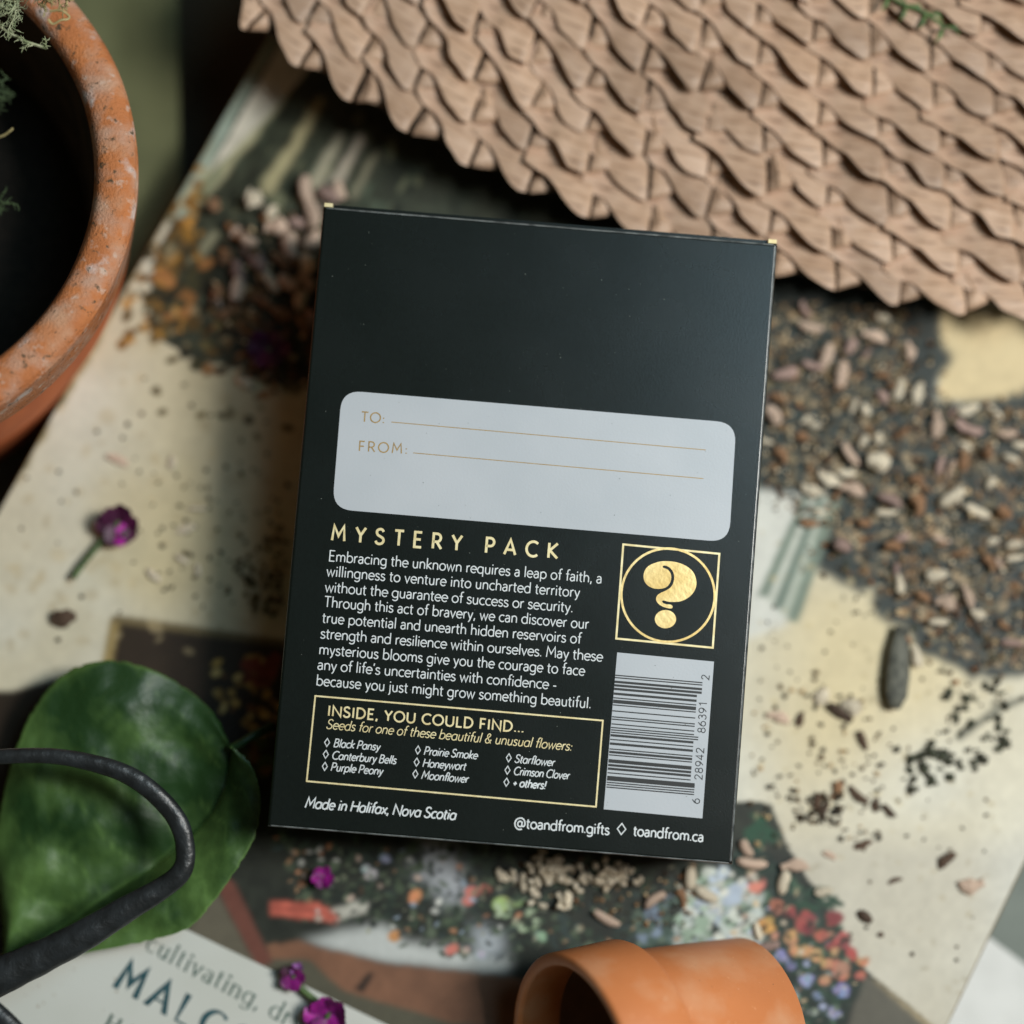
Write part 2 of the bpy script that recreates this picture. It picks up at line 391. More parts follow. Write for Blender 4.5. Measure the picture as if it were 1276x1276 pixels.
# lower middle picture: wooden bench, flowers on a dark ground
paint(polymask([(260, 980), (960, 1000), (985, 1060), (1020, 1110), (1062, 1180), (1085, 1215), (1180, 1290), (1180, 1500), (200, 1500), (200, 1080)], 3), S(40, 44, 34), .4)
scatter([(330, 1030), (900, 1060), (860, 1200), (640, 1180), (380, 1140)], 800, GREENS, 3, 9, 3)
paint(soft(polymask([(520, 1045), (565, 1050), (585, 1120), (560, 1130), (535, 1100), (515, 1085)], 3), 10), S(176, 182, 190))
paint(soft(polymask([(375, 1172), (440, 1158), (478, 1152), (500, 1172), (545, 1178), (640, 1195), (632, 1216), (540, 1204), (470, 1198)], 2), 6), S(196, 200, 196))
scatter([(480, 1140), (660, 1170), (650, 1205), (500, 1180)], 90, [S(34, 48, 38), S(52, 70, 50), S(90, 104, 80)], 3, 9, 4)
paint(soft(polymask([(400, 1140), (450, 1120), (460, 1135), (420, 1150)], 6), 3), S(190, 186, 170))
paint(soft(polymask([(590, 1150), (630, 1165), (625, 1195), (590, 1190)], 3), 9), S(170, 178, 186))
paint(soft(polymask([(335, 1180), (375, 1172), (470, 1198), (640, 1218), (760, 1240), (760, 1300), (450, 1300), (330, 1220)], 4), 2), S(132, 84, 52), .25, N2)
paint(soft(polymask([(300, 1195), (385, 1195), (430, 1235), (560, 1275), (760, 1285), (760, 1500), (200, 1500)], 2), 3), S(88, 84, 64), .15, N1)
paint(soft(polymask([(270, 1085), (292, 1100), (340, 1200), (318, 1205), (275, 1120)]), 2), S(120, 62, 44))
paint(soft(polymask([(232, 1160), (270, 1110), (320, 1205), (300, 1200)]), 2), S(104, 96, 76))
paint(soft(polymask([(442, 1232), (460, 1210), (466, 1214), (452, 1238)]), 1), S(44, 32, 24))
paint(soft(polymask([(336, 1122), (400, 1126), (424, 1142), (418, 1152), (400, 1146), (338, 1140)], 2), 1), S(216, 84, 50), .3)
paint(soft(polymask([(336, 1130), (400, 1134), (412, 1137), (338, 1133)]), 1), S(110, 40, 26))
for x, y, r, c in ((518, 1117, 10, S(226, 150, 66)), (493, 1166, 9, S(222, 146, 60)), (588, 1112, 9, S(226, 112, 92)), (603, 1108, 8, S(220, 96, 70)), (583, 1122, 7, S(226, 120, 100)),
                   (563, 1183, 8, S(230, 120, 90)), (625, 1127, 12, S(176, 196, 116)), (645, 1126, 7, S(150, 180, 100)), (674, 1167, 7, S(140, 176, 140)),
                   (478, 1070, 8, S(150, 176, 196)), (463, 1090, 8, S(196, 200, 196)), (455, 1083, 5, S(176, 190, 190)), (601, 1190, 7, S(190, 200, 210)), (580, 1185, 5, S(200, 180, 150))):
    for k in range(4): blob(x + random.uniform(-3, 3), y + random.uniform(-2, 2), r * .75, tuple(v * random.uniform(.8, 1.1) for v in c))
scatter([(600, 1125), (660, 1120), (680, 1160), (650, 1165)], 30, [S(150, 176, 130), S(170, 190, 150)], 3, 8, 3)
# bouquet on the right
paint(polymask([(925, 1050), (960, 1065), (1000, 1100), (1050, 1150), (1070, 1200), (1080, 1230), (1040, 1290), (880, 1290), (850, 1180)], 10), S(28, 48, 38), .5)
scatter([(930, 1060), (1000, 1095), (1062, 1180), (1050, 1276), (960, 1276), (900, 1180)], 260, [S(34, 70, 50), S(24, 50, 40), S(60, 96, 70), S(44, 64, 58)], 4, 12, 4)
for a, b_ in (((945, 1028), 16), ((955, 1040), 18), ((940, 1050), 14), ((1020, 1115), 16), ((1005, 1125), 18), ((1035, 1130), 14)):
    for k in range(4): blob(a[0] + random.uniform(-9, 9), a[1] + random.uniform(-9, 9), b_ * .8, S(32, 72, 50), 4, random.uniform(0, 3))
scatter([(845, 1105), (900, 1080), (945, 1110), (950, 1180), (840, 1190)], 260, [S(206, 212, 198), S(186, 198, 190), S(170, 186, 206), S(214, 214, 200), S(150, 176, 150)], 4, 11, 1.5)
scatter([(790, 1130), (840, 1120), (840, 1180), (790, 1180)], 50, [S(110, 128, 150), S(90, 110, 90), S(70, 96, 84)], 4, 9, 1.5)
scatter([(930, 1060), (1000, 1095), (1062, 1180), (1068, 1250), (960, 1276), (900, 1180)], 90, [S(96, 128, 100), S(150, 160, 196), S(186, 120, 90), S(210, 180, 130), S(70, 110, 80)], 2, 6, 3)
for x, y, r, c in ((968, 1128, 13, S(206, 104, 74)), (985, 1138, 9, S(170, 60, 56)), (1022, 1166, 11, S(196, 88, 60)), (1060, 1188, 10, S(190, 70, 60)), (972, 1190, 11, S(150, 160, 200)), (962, 1215, 10, S(120, 134, 190)), (1005, 1222, 11, S(150, 160, 206)), (1028, 1222, 9, S(210, 140, 90)), (985, 1240, 12, S(176, 186, 176)), (945, 1103, 15, S(228, 128, 98)), (938, 1094, 9, S(222, 176, 156)), (953, 1153, 14, S(232, 160, 52)), (1003, 1151, 17, S(184, 66, 60)), (1008, 1158, 10, S(140, 40, 44)),
                   (1040, 1145, 14, S(150, 52, 52)), (1047, 1172, 14, S(206, 76, 66)), (1036, 1180, 9, S(170, 60, 52)), (985, 1168, 11, S(220, 160, 90)), (1005, 1186, 12, S(226, 160, 84)),
                   (1018, 1192, 11, S(226, 166, 92)), (1030, 1200, 10, S(222, 160, 90)), (990, 1184, 9, S(214, 160, 96)), (1049, 1209, 16, S(226, 130, 92)), (1076, 1198, 9, S(222, 140, 80)), (1072, 1216, 8, S(206, 100, 70)),
                   (1040, 1186, 7, S(226, 170, 100)), (988, 1203, 9, S(106, 130, 190)), (1048, 1234, 11, S(136, 146, 206)), (1040, 1262, 10, S(150, 156, 206)), (1018, 1240, 7, S(120, 140, 180)), (1012, 1262, 7, S(176, 190, 170))):
    for k in range(8): blob(x + random.uniform(-.38, .38) * r, y + random.uniform(-.3, .3) * r, r * random.uniform(.35, .8), tuple(v * random.uniform(.6, 1.12) for v in c), r * random.uniform(.25, .6), random.uniform(0, 3))
paint(soft(polymask([(1078, 1214), (1100, 1232), (1185, 1300), (1185, 1500), (1000, 1500), (1060, 1270)], 3), 3), S(92, 88, 74), .15, N1)
paint(soft(polymask([(1080, 1214), (1092, 1222), (1190, 1300), (1178, 1300)]), 2), S(182, 160, 112))
scatter([(845, 1085), (960, 1075), (1075, 1180), (1080, 1225), (1040, 1276), (960, 1276)], 150, [S(30, 56, 42), S(44, 60, 48), S(210, 190, 160), S(150, 160, 150), S(90, 110, 90)], 1.5, 5, 4)
scatter([(340, 1040), (900, 1065), (860, 1200), (640, 1185), (380, 1150)], 420, GREENS + [S(150, 150, 120), S(110, 126, 96), S(176, 130, 80)], 1.5, 5, 4)
scatter([(340, 1040), (640, 1060), (660, 1170), (400, 1150)], 60, [S(206, 206, 196), S(190, 120, 70), S(200, 170, 150), S(150, 170, 190)], 2, 6, 2)
scatter([(345, 1035), (700, 1060), (660, 1170), (390, 1150)], 260, [S(26, 38, 28), S(44, 62, 44), S(20, 26, 20), S(74, 92, 64)], 3, 10, 5, alpha=.9)
scatter([(930, 1060), (1000, 1095), (1062, 1180), (1068, 1250), (960, 1276), (900, 1180)], 110, [S(22, 44, 34), S(34, 66, 48), S(20, 34, 28)], 3, 9, 5, alpha=.85)
# stains and foxing; the left flecks add to the tan painted for shade
scatter([(940, 640), (1276, 860), (1200, 1276), (1000, 1080), (940, 1060)], 200, [S(176, 160, 120)], 2, 6, 3, alpha=.5)
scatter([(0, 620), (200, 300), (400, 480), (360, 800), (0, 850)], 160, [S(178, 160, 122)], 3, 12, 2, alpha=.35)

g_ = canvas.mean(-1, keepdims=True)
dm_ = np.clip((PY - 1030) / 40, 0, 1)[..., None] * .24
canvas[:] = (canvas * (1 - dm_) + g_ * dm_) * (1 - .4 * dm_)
canvas[:] *= (1 + (.5 * (N3 - .5) + .5 * (vnoise(7, 12, 2) - .5))[..., None] * .26)
def canvas_at(px, py):
    i = np.clip((py - Y0) / CS, 0, NY - 2); j = np.clip((px - X0) / CS, 0, NX - 2)
    ii = i.astype(int); jj = j.astype(int); fi = (i - ii)[..., None]; fj = (j - jj)[..., None]
    return (canvas[ii, jj] * (1 - fj) + canvas[ii, jj + 1] * fj) * (1 - fi) + (canvas[ii + 1, jj] * (1 - fj) + canvas[ii + 1, jj + 1] * fj) * fi
GX = int(bw / .00052); GY = int((YT - YB) / .00052)
us = np.linspace(0.0004, bw - .0004, GX + 1); vs = np.linspace(YB + .0004, YT - .0004, GY + 1)
U, V = np.meshgrid(us, vs)
Z = np.zeros_like(U); a_ = np.clip(.055 - U, 0, None) / .055; b_ = np.clip(V - .03, 0, None) / .16; Z -= .010 * a_ * a_ * b_
W = np.stack([U, V, Z], -1)
M3 = np.array(MBK.to_3x3()); wo = W @ M3.T + np.array(O)
tt = CAMZ - wo[..., 2]; cpx = wo[..., 0] / tt / F + 638; cpy = -wo[..., 1] / tt / F + 638
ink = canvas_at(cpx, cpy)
me = bpy.data.meshes.new('cover_picture')
nv = W.shape[0] * W.shape[1]; me.vertices.add(nv); me.vertices.foreach_set('co', W.reshape(-1).astype(np.float32))
idx = np.arange(nv).reshape(W.shape[:2]); quads = np.stack([idx[:-1, :-1], idx[:-1, 1:], idx[1:, 1:], idx[1:, :-1]], -1).reshape(-1)
nf = len(quads) // 4; me.loops.add(len(quads)); me.loops.foreach_set('vertex_index', quads)
me.polygons.add(nf); me.polygons.foreach_set('loop_start', np.arange(nf) * 4); me.polygons.foreach_set('use_smooth', [True] * nf)
me.update(calc_edges=True)
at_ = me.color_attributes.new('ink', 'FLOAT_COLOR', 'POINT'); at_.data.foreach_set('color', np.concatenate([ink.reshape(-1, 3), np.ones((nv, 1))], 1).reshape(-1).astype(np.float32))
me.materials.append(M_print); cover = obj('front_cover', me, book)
# board edge of the cover (a rim round the printed sheet)
V = []; fs = []
ring = [(u, YB) for u in np.linspace(0, bw, 40)] + [(bw, v) for v in np.linspace(YB, YT, 60)[1:]] + [(u, YT) for u in np.linspace(bw, 0, 60)[1:]] + [(0, v) for v in np.linspace(YT, YB, 60)[1:-1]]
nr = len(ring)
for u, v in ring:
    cu = min(max(u, .0004), bw - .0004); cv = min(max(v, YB + .0004), YT - .0004); z = bend(u, v)
    V += [(cu, cv, z), (u, v, z - .0004), (u, v, z - .0028), (cu, cv, z - .0029)]
for k in range(nr):
    a, b2 = k * 4, ((k + 1) % nr) * 4
    for q in range(3): fs.append((a + q, b2 + q, b2 + q + 1, a + q + 1))
obj('cover_edge', mesh('cover_edge', V, fs, M_board, True), book)

def to_local(Mx, p): return Mx.inverted() @ p
# ------------------------------------------------------------------ stroke lettering
def arc(cx, cy, rx, ry, a0, a1, n=None):
    n = n or max(4, int(abs(a1 - a0) / 18))
    return [(cx + rx * math.cos(R(a0 + (a1 - a0) * i / n)), cy + ry * math.sin(R(a0 + (a1 - a0) * i / n))) for i in range(n + 1)]
def sm(*P): return catmull(P, 5)
X = 6.3
G = {' ': (2.9, [])}
def g(ch, adv, *st): G[ch] = (adv, [list(s) for s in st])
g('A', 8.2, [(.4, 0), (4.1, 10), (7.8, 0)], [(1.7, 3.2), (6.5, 3.2)])
g('B', 7, [(1, 0), (1, 10), (3.4, 10)] + arc(3.4, 7.7, 2.2, 2.3, 80, -90) + [(1, 5.4)], [(3.2, 5.4)] + arc(3.6, 2.7, 2.6, 2.7, 80, -90) + [(1, 0)])
g('C', 8.6, arc(5.2, 5, 4.5, 5, 48, 312))
g('D', 8.8, [(1, 0), (1, 10), (3, 10)] + arc(3.2, 5, 4.7, 5, 88, -88) + [(1, 0)])
g('E', 6.3, [(5.6, 10), (1, 10), (1, 0), (5.7, 0)], [(1, 5.2), (5, 5.2)])
g('F', 5.9, [(5.4, 10), (1, 10), (1, 0)], [(1, 5), (4.9, 5)])
g('H', 8.6, [(1, 0), (1, 10)], [(7.6, 0), (7.6, 10)], [(1, 5.2), (7.6, 5.2)])
g('I', 2.6, [(1.3, 0), (1.3, 10)])
g('K', 7.2, [(1, 0), (1, 10)], [(6.6, 10), (1.6, 5), (6.9, 0)])
g('L', 5.8, [(1, 10), (1, 0), (5.6, 0)])
g('M', 9.8, [(.8, 0), (1.6, 10), (4.9, 3.2), (8.2, 10), (9, 0)])
g('N', 9, [(1, 0), (1, 10), (8, 0), (8, 10)])
g('O', 10, arc(5, 5, 4.5, 5, 90, 449))
g('P', 6.7, [(1, 0), (1, 10), (3.4, 10)] + arc(3.4, 7.3, 2.6, 2.7, 80, -90) + [(1, 4.6)])
g('R', 7, [(1, 0), (1, 10), (3.4, 10)] + arc(3.4, 7.3, 2.5, 2.7, 80, -90) + [(1, 4.6)], [(3.4, 4.5), (6.6, 0)])
g('S', 6.4, sm((5.4, 8.4), (4.4, 9.7), (3, 10), (1.3, 9.2), (.9, 7.5), (1.7, 6), (3.3, 5.1), (5.1, 4), (5.7, 2.4), (4.9, .7), (3, 0), (1.2, .6), (.5, 2)))
g('T', 6.8, [(.4, 10), (6.4, 10)], [(3.4, 9.9), (3.4, 0)])
g('U', 8.4, [(1, 10), (1, 3.4)] + arc(4.2, 3.2, 3.2, 3.2, 180, 360) + [(7.4, 10)])
g('Y', 7.4, [(.5, 10), (3.7, 4.8), (6.9, 10)], [(3.7, 4.8), (3.7, 0)])
bowl = lambda cx, a0=90, a1=449: arc(cx, X / 2, 2.75, X / 2, a0, a1)
g('a', 5.5, sm((.9, 5.3), (1.7, 6.1), (2.8, X), (4.1, 5.7), (4.5, 4.2)) + [(4.5, 0)], sm((4.5, 3.6), (2.8, 3.6), (1.1, 3), (.6, 1.7), (1.3, .4), (2.5, 0), (3.8, .6), (4.5, 1.8)))
g('\u0251', 6.5, bowl(3.2, 40, 320), [(5.6, X), (5.6, 0)])
g('b', 6.6, [(1, 10.4), (1, 0)], bowl(3.4, 140, -140))
g('c', 5.3, arc(3.3, X / 2, 2.75, X / 2, 50, 310))
g('d', 6.6, [(5.6, 10.4), (5.6, 0)], bowl(3.2, 40, 320))
g('e', 6, [(.5, 3.3), (5.7, 3.3)] + arc(3.15, X / 2, 2.65, X / 2, 8, 318))
g('f', 3.6, arc(3.3, 8.6, 1.5, 1.8, 60, 180) + [(1.8, 0)], [(.3, X), (3.4, X)])
g('g', 6.5, bowl(3.2, 40, 320), [(5.6, X), (5.6, -1)] + arc(3.2, -1, 2.4, 2, 0, -150))
g('h', 6.2, [(1, 10.4), (1, 0)], [(1, 3.6)] + arc(3.15, 3.9, 2.15, 2.4, 170, 0) + [(5.3, 0)])
g('i', 2.3, [(1.1, X), (1.1, 0)], [(1.1, 8.3), (1.1, 9.4)])
g('j', 2.4, [(1.2, X), (1.2, -1.5)] + arc(-.1, -1.6, 1.3, 1.3, 0, -90), [(1.2, 8.3), (1.2, 9.4)])
g('k', 5.5, [(1, 10.4), (1, 0)], [(5, X), (1.4, 3.3), (5.3, 0)])
g('l', 2.2, [(1.1, 10.4), (1.1, 0)])
g('m', 9.6, [(1, X), (1, 0)], [(1, 3.6)] + arc(2.95, 4.1, 1.95, 2.2, 170, 0) + [(4.9, 0)], [(4.9, 3.8)] + arc(6.8, 4.1, 1.9, 2.2, 170, 0) + [(8.7, 0)])
g('n', 6.2, [(1, X), (1, 0)], [(1, 3.6)] + arc(3.15, 3.9, 2.15, 2.4, 170, 0) + [(5.3, 0)])
g('o', 6.5, bowl(3.25))
g('p', 6.6, [(1, X), (1, -3)], bowl(3.4, 140, -140))
g('q', 6.6, [(5.6, X), (5.6, -3)], bowl(3.2, 40, 320))
g('r', 3.9, [(1, X), (1, 0)], [(1, 3.8)] + arc(3.3, 3.9, 2.2, 2.4, 165, 80))
g('s', 4.7, sm((4, 5.3), (3.2, 6.1), (2.2, X), (1, 5.8), (.8, 4.8), (1.4, 3.8), (2.6, 3.2), (3.8, 2.5), (4.2, 1.5), (3.5, .4), (2.2, 0), (1, .4), (.4, 1.2)))
g('t', 3.6, [(1.5, 8.6), (1.5, 1.5)] + arc(2.8, 1.4, 1.3, 1.4, 190, 285), [(.2, X), (3.3, X)])
g('u', 6.1, [(1, X), (1, 2.4)] + arc(2.95, 2.3, 1.95, 2.3, 180, 360), [(5, X), (5, 0)])
g('v', 5.4, [(.4, X), (2.7, 0), (5, X)])
g('w', 8.2, [(.4, X), (2.3, 0), (4.1, 5.8), (5.9, 0), (7.8, X)])
g('x', 5.2, [(.4, X), (4.8, 0)], [(4.8, X), (.4, 0)])
g('y', 5.4, [(.4, X), (2.9, .2)], [(5, X), (2.4, -1.6), (1.2, -2.9)])
g('.', 2.1, [(1, 0), (1, 1.1)]); g(',', 2.2, [(1.3, 1.1), (.7, -1.6)]); g("'", 2, [(1.2, 10.2), (.8, 7.8)])
g(':', 2.2, [(1.1, 0), (1.1, 1.1)], [(1.1, 4.4), (1.1, 5.5)]); g('-', 3.8, [(.5, 3.3), (3.3, 3.3)])
g('!', 2.4, [(1.2, 10), (1.2, 3)], [(1.2, 0), (1.2, 1.1)]); g('+', 5.6, [(.5, 3.6), (5, 3.6)], [(2.75, 1.3), (2.75, 5.9)])
g('&', 7.6, sm((7, 0), (5, 2.4), (2, 6.6), (1.8, 8.6), (3.2, 10), (4.6, 9), (4.3, 7.2), (2, 5.1), (.8, 3), (1.5, .8), (3.4, 0), (5.4, 1.2), (6.6, 4)))
g('@', 11, arc(5.4, 3.6, 2.1, 2.6, 20, 345), sm((7.5, 6), (7.2, 2.6), (8, 1.4), (9.5, 2), (10.1, 4.4), (9.3, 7.2), (7.2, 9.2), (4.8, 9.2), (2.2, 7.9), (.8, 5.2), (.8, 2.2), (2.2, -.4), (4.6, -1.8), (7.6, -1.2)))
g('6', 6.4, arc(3.2, 3.1, 2.6, 3.1, 100, 459), sm((.65, 3.6), (1.4, 6.4), (4.6, 10)))
g('2', 6.4, sm((.8, 7.6), (1.4, 9.4), (3.1, 10), (5, 9.2), (5.4, 7.4), (4.4, 5.2), (.7, 0)) + [(5.8, 0)])
g('8', 6.4, arc(3.2, 7.6, 2.1, 2.4, 90, 449), arc(3.2, 2.65, 2.6, 2.65, 90, 449))
g('9', 6.4, arc(3.2, 6.9, 2.6, 3.1, 90, 449), sm((5.75, 6.4), (5, 3.6), (1.8, 0)))
g('4', 6.4, [(4.4, 0), (4.4, 10), (.5, 2.6), (6, 2.6)])
g('3', 6.4, sm((1, 8.6), (3, 10), (5.1, 8.8), (4.9, 6.4), (2.8, 5.4)), sm((2.8, 5.4), (5.2, 4.4), (5.6, 2), (4.2, .2), (2.2, 0), (.6, 1.4)))
g('1', 6.4, [(1.6, 8), (3.8, 10), (3.8, 0)])
def stroke(mb, pts, hw, z, closed=False, wfun=None):
    P = [Vector((p[0], p[1])) for p in pts]
    Q = [P[0]]
    for p in P[1:]:
        if (p - Q[-1]).length > 1e-7: Q.append(p)
    P = Q; n = len(P)
    if n < 2: return
    V = []
    for i in range(n):
        if closed: d0 = (P[i] - P[i - 1]).normalized(); d1 = (P[(i + 1) % n] - P[i]).normalized()
        else:
            d0 = (P[i] - P[i - 1]).normalized() if i else (P[1] - P[0]).normalized()
            d1 = (P[i + 1] - P[i]).normalized() if i < n - 1 else d0
        n0 = Vector((-d0.y, d0.x)); n1 = Vector((-d1.y, d1.x)); m_ = (n0 + n1)
        if m_.length < .3: m_ = n0
        m_.normalize(); k = 1 / max(.45, m_.dot(n1)); h = hw if wfun is None else wfun(d1)
        V += [(P[i].x + m_.x * h * k, P[i].y + m_.y * h * k, z), (P[i].x - m_.x * h * k, P[i].y - m_.y * h * k, z)]
    fs = [(2 * i, 2 * i + 1, 2 * i + 3, 2 * i + 2) for i in range(n - 1)]
    if closed: fs.append((2 * n - 2, 2 * n - 1, 1, 0))
    mb.add(V, fs)
zc = 0
def layout(mb, s, A, B, cap, wt, italic=0, z=.00004, serif=False, sq=(.82, 1.12)):
    """strokes of string s from local point A to B (baseline), cap height and weight in metres"""
    global zc
    A = Vector(A[:2]); B = Vector(B[:2]); e = (B - A).normalized(); up = Vector((-e.y, e.x)); L_ = (B - A).length
    u = cap / 10; W0 = sum(G[c][0] for c in s) - .8
    track = 0; sx = u; n = max(1, len(s) - 1)
    track = (L_ / u - W0) / n; want = .25 if italic else -.1
    if track < want: sx = u * max(.74 if italic else sq[0], min(1, L_ / ((W0 + want * n) * u))); track = (L_ / sx - W0) / n
    elif track > .5 and not serif and sq[1] > 1:
        sx = u * min(sq[1], L_ / ((W0 + .3 * n) * u)); track = (L_ / sx - W0) / n
    x = -.4
    for ch in s:
        adv, sts = G[ch]
        for st in sts:
            pts = []
            for gx, gy in st:
                X_ = (x + gx) * sx + italic * gy * u; q = A + e * X_ + up * (gy * u); pts.append(q)
            zc = (zc + 1) % 7
            wf = None
            if serif: wf = lambda d: wt * (.32 + .68 * abs(d.dot(up)) ** 1.5)
            closed = (pts[0] - pts[-1]).length < .1 * u and len(pts) > 6
            stroke(mb, pts[:-1] if closed else pts, wt, z + zc * 3e-6, closed, wf)
            if serif and not closed and ch not in '.,':
                for i, j in ((0, 1), (-1, -2)):
                    d = (pts[j] - pts[i]).normalized()
                    if abs(d.dot(up)) > .8:
                        zc = (zc + 1) % 7
                        c = pts[i]; k = u * 1.15; stroke(mb, [c - e * k, c + e * k], wt * .3, z + zc * 3e-6)
        x += adv + track

# ------------------------------------------------------------------ title panel printed on the cover
def bl(px, py, up=0): return to_local(MBK, BOOK.hit(px, py, up))
pp = [bl(60, 1076), bl(232, 1158), bl(480, 1276), bl(700, 1381), bl(560, 1640), bl(-70, 1330)]
pm = MB(); pm.add([(p.x, p.y, .00015) for p in pp] + [(p.x, p.y, -.0002) for p in pp], [tuple(range(6))[::-1]] + [(k, (k + 1) % 6, (k + 1) % 6 + 6, k + 6) for k in range(6)])
panel = pm.build('title_panel', M_panel, book)
spx = (CAMZ - .058) * F
t = MB(); layout(t, 'cultivating, drying', bl(181, 1183), bl(412, 1307), 23 * spx, 1.35 * spx, z=.0003, serif=True); t.build('lettering', M_greenink, panel)
t = MB(); layout(t, 'MALCOLM', bl(143, 1229), bl(376, 1357), 34 * spx, 3.9 * spx, z=.0003, serif=True); t.build('lettering', M_teal, panel)
t = MB(); layout(t, 'HILLIER', bl(130, 1281), bl(262, 1354), 19 * spx, 1.8 * spx, z=.0003, serif=True); t.build('lettering', M_greenink, panel)

# ================================================================== THE BLACK BOX
zt, zb = .0765, .0880
TLc, TRc, BRc, BLc = at(403, 258, zt), at(969, 303, zt), at(913, 1078, zb), at(332.5, 1029, zb)
FACE = Plane(TLc, TRc, (BLc + BRc) / 2)
cen = (TLc + TRc + BRc + BLc) / 4
ex = ((TRc - TLc) + (BRc - BLc)).normalized(); ez = FACE.n; ex = (ex - ez * ex.dot(ez)).normalized(); ey = ez.cross(ex)
bwid = ((TRc - TLc).length + (BRc - BLc).length) / 2; bhei = ((TLc - BLc).length + (TRc - BRc).length) / 2
MBX = Matrix(((ex.x, ey.x, ez.x, cen.x), (ex.y, ey.y, ez.y, cen.y), (ex.z, ey.z, ez.z, cen.z), (0, 0, 0, 1)))
box = empty('gift_box', MBX)
props(box, 'black cardboard seed pack box with gold and white print, lying on the book', 'box')
TB = .031
def fl(px, py):
    p = to_local(MBX, FACE.hit(px, py)); return Vector((p.x, p.y))
def rbox(w_, h_, z0, z1, r, seg=4):
    """box with softly rounded long edges, top face slightly bowed"""
    V = []; fs = []; prof = []
    for k in range(seg + 1):
        a = math.pi / 2 * k / seg; prof.append((r * (1 - math.sin(a)), z1 - r * (1 - math.cos(a))))
    prof = prof[::-1] ; prof = [(0, z0)] + prof
    for ins, z in prof:
        for sx_, sy_ in ((-1, -1), (1, -1), (1, 1), (-1, 1)): V.append((sx_ * (w_ / 2 - ins), sy_ * (h_ / 2 - ins), z))
    for i in range(len(prof) - 1):
        for k in range(4): fs.append((i * 4 + k, i * 4 + (k + 1) % 4, (i + 1) * 4 + (k + 1) % 4, (i + 1) * 4 + k))
    fs.append((3, 2, 1, 0)); q = (len(prof) - 1) * 4; fs.append((q, q + 1, q + 2, q + 3))
    return V, fs
V, fs = rbox(bwid, bhei, -TB, 0, .0007)
bm_ = mesh('carton', V, fs, M_black); carton = obj('carton', bm_, box)
# worn top and bottom creases, right one a painted glint: thin, slightly raised board strips
hw_, hh_ = bwid / 2, bhei / 2
for (a, b2, wd) in (((hw_ - .0005, -hh_ + .0008), (hw_ - .0005, hh_ - .0008), .00010), ((-hw_ + .0008, hh_ - .0003), (hw_ - .0008, hh_ - .0003), .00022), ((-hw_ + .0008, -hh_ + .0003), (hw_ - .0008, -hh_ + .0003), .00016)):
    m_ = MB(); n = 120; vertical = abs(a[0] - b2[0]) < 1e-6
    V = []
    for i in range(n + 1):
        t_ = i / n; x = a[0] + (b2[0] - a[0]) * t_; y = a[1] + (b2[1] - a[1]) * t_
        k = wd * (.6 + .8 * abs(mnoise.noise(Vector((x * 60, y * 60, 4))))); s_ = 1 if (vertical or y > 0) else -1
        if vertical: V += [(x - k, y, -.0000), (x + .00006, y, .00003), (x + .00036, y, -.0003)]
        else: V += [(x, y - s_ * k, .0), (x, y, .00003), (x, y + s_ * .0002, -.0002)]
    fs = []
    for i in range(n): fs += [(3 * i, 3 * i + 3, 3 * i + 4, 3 * i + 1), (3 * i + 1, 3 * i + 4, 3 * i + 5, 3 * i + 2)]
    m_.add(V, fs); m_.build('worn_glint_edge', M_cardedge, box)
# tuck flap and side flaps of the lid end (top), gold board showing at both corners
m_ = MB(); m_.box((0, hh_ + .00045, -TB / 2 - .0004), (bwid - .0046, .0007, TB - .0016)); m_.build('tuck_flap', M_black, box)
for sx_ in (-1, 1):
    m_ = MB(); m_.box((sx_ * (hw_ - .00125), hh_ + .0004, -TB / 2 + .00025), (.0019, .0009, TB)); m_.build('gold_flap_corner', M_goldpale, box)

def flat_poly(name, pts, z, m, parent, th=.00003):
    n = len(pts); V = [(p[0], p[1], z) for p in pts] + [(p[0], p[1], z - th) for p in pts]
    a = sum(pts[i][0] * pts[(i + 1) % n][1] - pts[(i + 1) % n][0] * pts[i][1] for i in range(n))
    f = tuple(range(n)); f = f if a > 0 else f[::-1]
    return obj(name, mesh(name, V, [f] + [(k, (k + 1) % n, (k + 1) % n + n, k + n) for k in range(n)], m), parent)
def rrect(c, r, n=8):
    """rounded quad through 4 corner points"""
    out = []
    for i in range(4):
        p = c[i]; a = (c[i - 1] - p).normalized(); b2 = (c[(i + 1) % 4] - p).normalized()
        for k in range(n + 1):
            t_ = k / n; p0 = p + a * r; p1 = p + b2 * r
            out.append((p0 * (1 - t_) ** 2 + p * 2 * t_ * (1 - t_) + p1 * t_ ** 2))
    return out
sp = (CAMZ - .082) * F        # one photo pixel on the face, in metres
lab = flat_poly('address_panel', rrect([fl(426, 486.3), fl(417.5 + 500, 527), fl(908.5, 675.8), fl(414, 634.2)], 25 * sp), .00003, M_label, box)
def text(s, a, b2, cap, wt, m, parent=box, italic=0, name='printed_line', z=.00005, sq=(.82, 1.12)):
    t = MB(); layout(t, s, fl(*a), fl(*b2), cap * sp, wt * sp * .45, italic, z, sq=sq); return t.build(name, m, parent)
text('TO:', (450, 525.3), (478.7, 527.3), 12.3, 1.75, M_goldink, lab, z=.00006)
text('FROM:', (447, 561.9), (507, 565.5), 12.3, 1.75, M_goldink, lab, z=.00006)
for a, b2 in (((487.7, 525.9), (879.3, 560.7)), ((515, 564.4), (876.5, 596.4))):
    t = MB(); stroke(t, [fl(*a), fl(*b2)], .5 * sp, .00006); t.build('writing_rule', M_goldink, lab)
text('MYSTERY PACK', (413, 673), (694, 695.8), 18.5, 3.5, M_goldpale, sq=(.9, 1.0))
